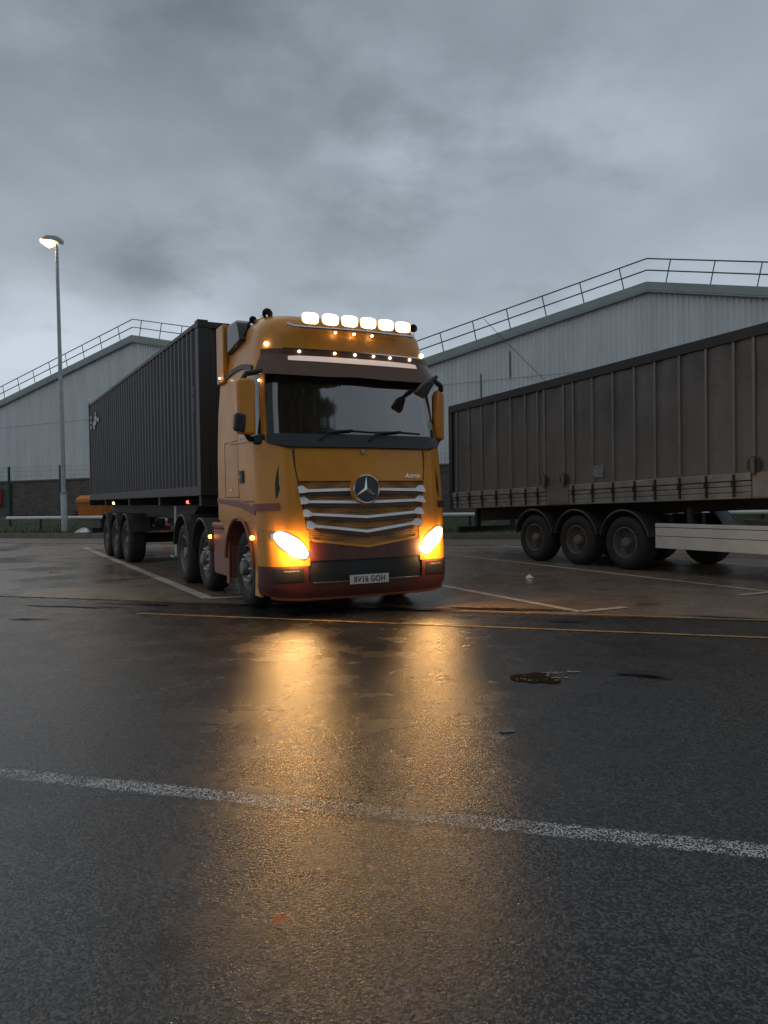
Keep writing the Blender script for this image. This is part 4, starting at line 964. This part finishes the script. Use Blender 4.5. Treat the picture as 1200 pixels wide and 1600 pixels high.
for sx in (-1, 1):
    # curtain with soft folds between straps
    b = MB(); ny, nz = 180, 14; vs = []; rnd = random.Random(3)
    ph = [rnd.uniform(0, 6.28) for _ in range(8)]
    for i in range(ny+1):
        y = YR-.12+(YFt-YR+.2)*i/ny
        for j in range(nz+1):
            u = j/nz; z = zb(y)+RH+.01+(zt(y)-.16-zb(y)-RH)*u
            d = .010*math.sin(13*y+math.sin(5*y)*1.5+u*1.4)*(.35+u*(1-u)*1.5)+.011*math.sin(2*math.pi*y/.52+ph[0])+.006*math.sin(y*2.1+ph[1]+u*2)+.004*math.sin(y*9+u*5+ph[2])*(1-u)
            vs.append((sx*(XW-.012+d), y, z))
    k = nz+1; b.add(vs, [(i*k+j, (i+1)*k+j, (i+1)*k+j+1, i*k+j+1) for i in range(ny) for j in range(nz)])
    cu = b.build('curtain', M['curtain'], Q, smooth=True, ang=80)
    if sx < 0:
        b = MB(); b.add([(-1.268, .88-.13, 1.67+.05), (-1.268, .60-.13, 1.67+.055), (-1.268, .60-.13, 1.90+.055), (-1.268, .88-.13, 1.90+.05)], [(0, 1, 2, 3)]); b.build('plastic_pouch', mat('clear_pouch', (.26, .27, .26), .25, var=.4, vscale=14), cu)
    b = MB(); slab(b, sx*(XW-.03), sx*(XW+.035), YFt, YR, lambda y: zt(y)-.17, lambda y: zt(y)); b.build('top_gutter', M['chassis'], Q, bevel=.008)
    b = MB(); slab(b, sx*(XW-.06), sx*(XW-.02), YFt, YR, lambda y: zb(y), lambda y: zb(y)+.12); b.build('side_rave', M['siderail'], Q)
    # lower boards between the posts
    for (y1, y0) in ((5.60, 2.12), (1.42, -2.62), (-3.0, -7.7)):
        b = MB()
        slab(b, sx*(XW-.02), sx*(XW+.012), y0, y1, lambda y: zb(y)+.0, lambda y: zb(y)+.095)
        slab(b, sx*(XW-.02), sx*(XW+.012), y0, y1, lambda y: zb(y)+.105, lambda y: zb(y)+.19)
        slab(b, sx*(XW-.02), sx*(XW+.014), y0, y1, lambda y: zb(y)+.20, lambda y: zb(y)+.27)
        slab(b, sx*(XW-.02), sx*(XW+.024), y0, y1, lambda y: zb(y)+.285, lambda y: zb(y)+.40)
        b.build('side_board', M['siderail'], Q, bevel=.008)
    for y in straps:
        b = MB(); slab(b, sx*(XW+.012), sx*(XW+.024), y-.022, y+.022, lambda yy: zb(yy)+.40, lambda yy: zt(yy)-.17); q = b.build('strap', M['strap'], Q)
        b = MB(); slab(b, sx*(XW+.025), sx*(XW+.040), y-.022, y+.022, lambda yy: zb(yy)+.03, lambda yy: zb(yy)+.39)
        b.box(sx*(XW+.041), sx*(XW+.062), y-.03, y+.03, zb(y)+.20, zb(y)+.29); b.build('buckle', M['chassis'], q)
    for y in (2.13, 1.55, -2.68):
        b = MB(); slab(b, sx*(XW+.012), sx*(XW+.026), y-.025, y+.025, lambda yy: zb(yy)+.35, lambda yy: zt(yy)-.17); q = b.build('curtain_post', M['strap'], Q)
        b = MB(); zc = zb(y)+.52
        for i in range(14):
            a = 2*math.pi*i/14; b.add([(sx*(XW+.0275), y, zc), (sx*(XW+.0275), y+.13*math.cos(a), zc+.13*math.sin(a)), (sx*(XW+.0275), y+.13*math.cos(a+.4488), zc+.13*math.sin(a+.4488))], [(0, 1, 2)])
        b.build('rubber_patch', M['fender'], Q)
        b = MB(); b.box(sx*(XW+.028), sx*(XW+.075), y-.035, y+.035, zc-.14, zc+.10); b.build('ratchet', M['rimdark'], Q, bevel=.01)
    b = MB(); slab(b, sx*(XW-.02), sx*(XW+.010), 1.44, 2.10, lambda y: zb(y)+.02, lambda y: zb(y)+.40); b.build('post_cover', M['curtain'], Q)
    b = MB(); slab(b, sx*(XW-.02), sx*(XW+.010), -2.98, -2.64, lambda y: zb(y)+.02, lambda y: zb(y)+.40); b.build('post_cover', M['siderail'], Q)
    b = MB(); b.box(sx*(XW+.015), sx*(XW+.02), 1.50, 1.85, zb(1.7)+.06, zb(1.7)+.085); b.build('reflective_tape', M['strap'], Q)
    # side guards
    b = MB(); x0, x1 = sx*1.19, sx*1.23
    b.box(x0, x1, -7.2, -.72, .44, .645); b.box(x0, x1, -7.2, -.72, .655, .80); b.box(x0, x1+sx*.006, -7.2, -.72, .81, .875)
    b.build('side_guard', M['guard'], Q, bevel=.006)
    for y in (-1.4, -3.2, -5, -6.8):
        b = MB(); b.box(sx*1.10, sx*1.185, y-.04, y+.04, .5, 1.15); b.build('guard_bracket', M['chassis'], Q)
    for y in (0, 1.27, 2.54):
        wheel(Q, sx*1.24, y, sx, .5, .38, 'drive', 'rimdark')
        fender(Q, sx*.82, sx*1.25, y, .50, .585, 12, 168, M['fender'])
for y in (0, 1.27, 2.54):
    b = MB(); b.lathe([(.07, -1.0), (.07, 1.0)], (0, y, .5), axis='X', seg=12); b.box(-.5, -.4, y-.4, y+.3, .5, 1.0); b.box(.4, .5, y-.4, y+.3, .5, 1.0); b.build('axle', M['chassis'], Q)
b = MB()
for sx in (-1, 1): slab(b, sx*.42, sx*.56, YFt+.2, YR-.1, lambda y: zb(y)-.32+(.0 if y > -3 else .25), lambda y: zb(y)+.05)
b.build('chassis_rails', M['chassis'], Q)
b = MB(); slab(b, -1.19, 1.19, YFt, YR-.02, lambda y: zb(y)+.0, lambda y: zb(y)+RH-.03); b.build('floor_bed', M['chassis'], Q)
b = MB(); slab(b, -1.25, 1.25, YR-.02, YR+.03, lambda y: zb(y), lambda y: zt(y)-.01); b.build('rear_doors', M['siderail'], Q)
for sx in (-1, 1):
    b = MB(); slab(b, sx*1.16, sx*1.275, YR-.1, YR+.05, lambda y: zb(y)-.02, lambda y: zt(y)+.005); b.build('rear_corner_post', M['chassis'], Q, bevel=.01)
b = MB(); b.box(-1.15, 1.15, YR-.2, YR-.08, .52, .66); b.box(-.6, -.5, YR-.2, YR-.08, .66, 1.05); b.box(.5, .6, YR-.2, YR-.08, .66, 1.05); b.build('rear_bumper', M['chassis'], Q)
b = MB(); slab(b, -1.25, 1.25, YFt-.06, YFt, lambda y: zb(y), lambda y: zt(y)); b.build('front_bulkhead', M['siderail'], Q)
b = MB(); slab(b, -1.24, 1.24, YFt, YR, lambda y: zt(y)-.029, lambda y: zt(y)-.005); b.build('roof', M['siderail'], Q)
for sx in (-1, 1):
    b = MB(); b.box(sx*.95-.06, sx*.95+.06, -5.6, -5.46, .3, 1.3); b.box(sx*.95-.13, sx*.95+.13, -5.68, -5.38, .02, .05); b.box(sx*.95-.045, sx*.95+.045, -5.58, -5.48, .05, .3); b.build('landing_leg', M['chassis'], Q)
b = MB(); b.box(.3, 1.0, -4.6, -3.6, .55, 1.0); b.build('tool_box', M['chassis'], Q, bevel=.02)

# ------------------------------------------------------------------ trees behind the photographer (seen mirrored in the windscreen)
tm = MB(); rt = random.Random(11)
for k, hh in enumerate((28, 29, 29, 28, 25, 22, 18.5, 15)):
    cx, cy = 4.5+k*2.5+rt.uniform(-.4, .4), -20+k*1.5
    tm.tube([(cx, cy, 0), (cx+.2, cy, hh*.45)], .28, 7, r2=.12)
    for j in range(1500):
        while True:
            u = [rt.uniform(-1, 1) for _ in range(3)]
            if sum(q*q for q in u) < 1: break
        p = Vector((cx+u[0]*3.6, cy+u[1]*3.2, hh*.62+u[2]*hh*.38)); s_r = rt.uniform(.45, .85)
        a = Vector([rt.uniform(-1, 1) for _ in range(3)]).normalized(); c_ = a.orthogonal().normalized()
        tm.add([p+a*s_r, p+c_*s_r*.6, p-a*s_r, p-c_*s_r*.6], [(0, 1, 2, 3)])
tag(tm.build('treeline', mat('tree_foliage', (.035, .05, .02), .8, var=.4, vscale=1)), 'dark row of trees mirrored in the windscreen of the yellow truck', 'trees', kind='stuff')
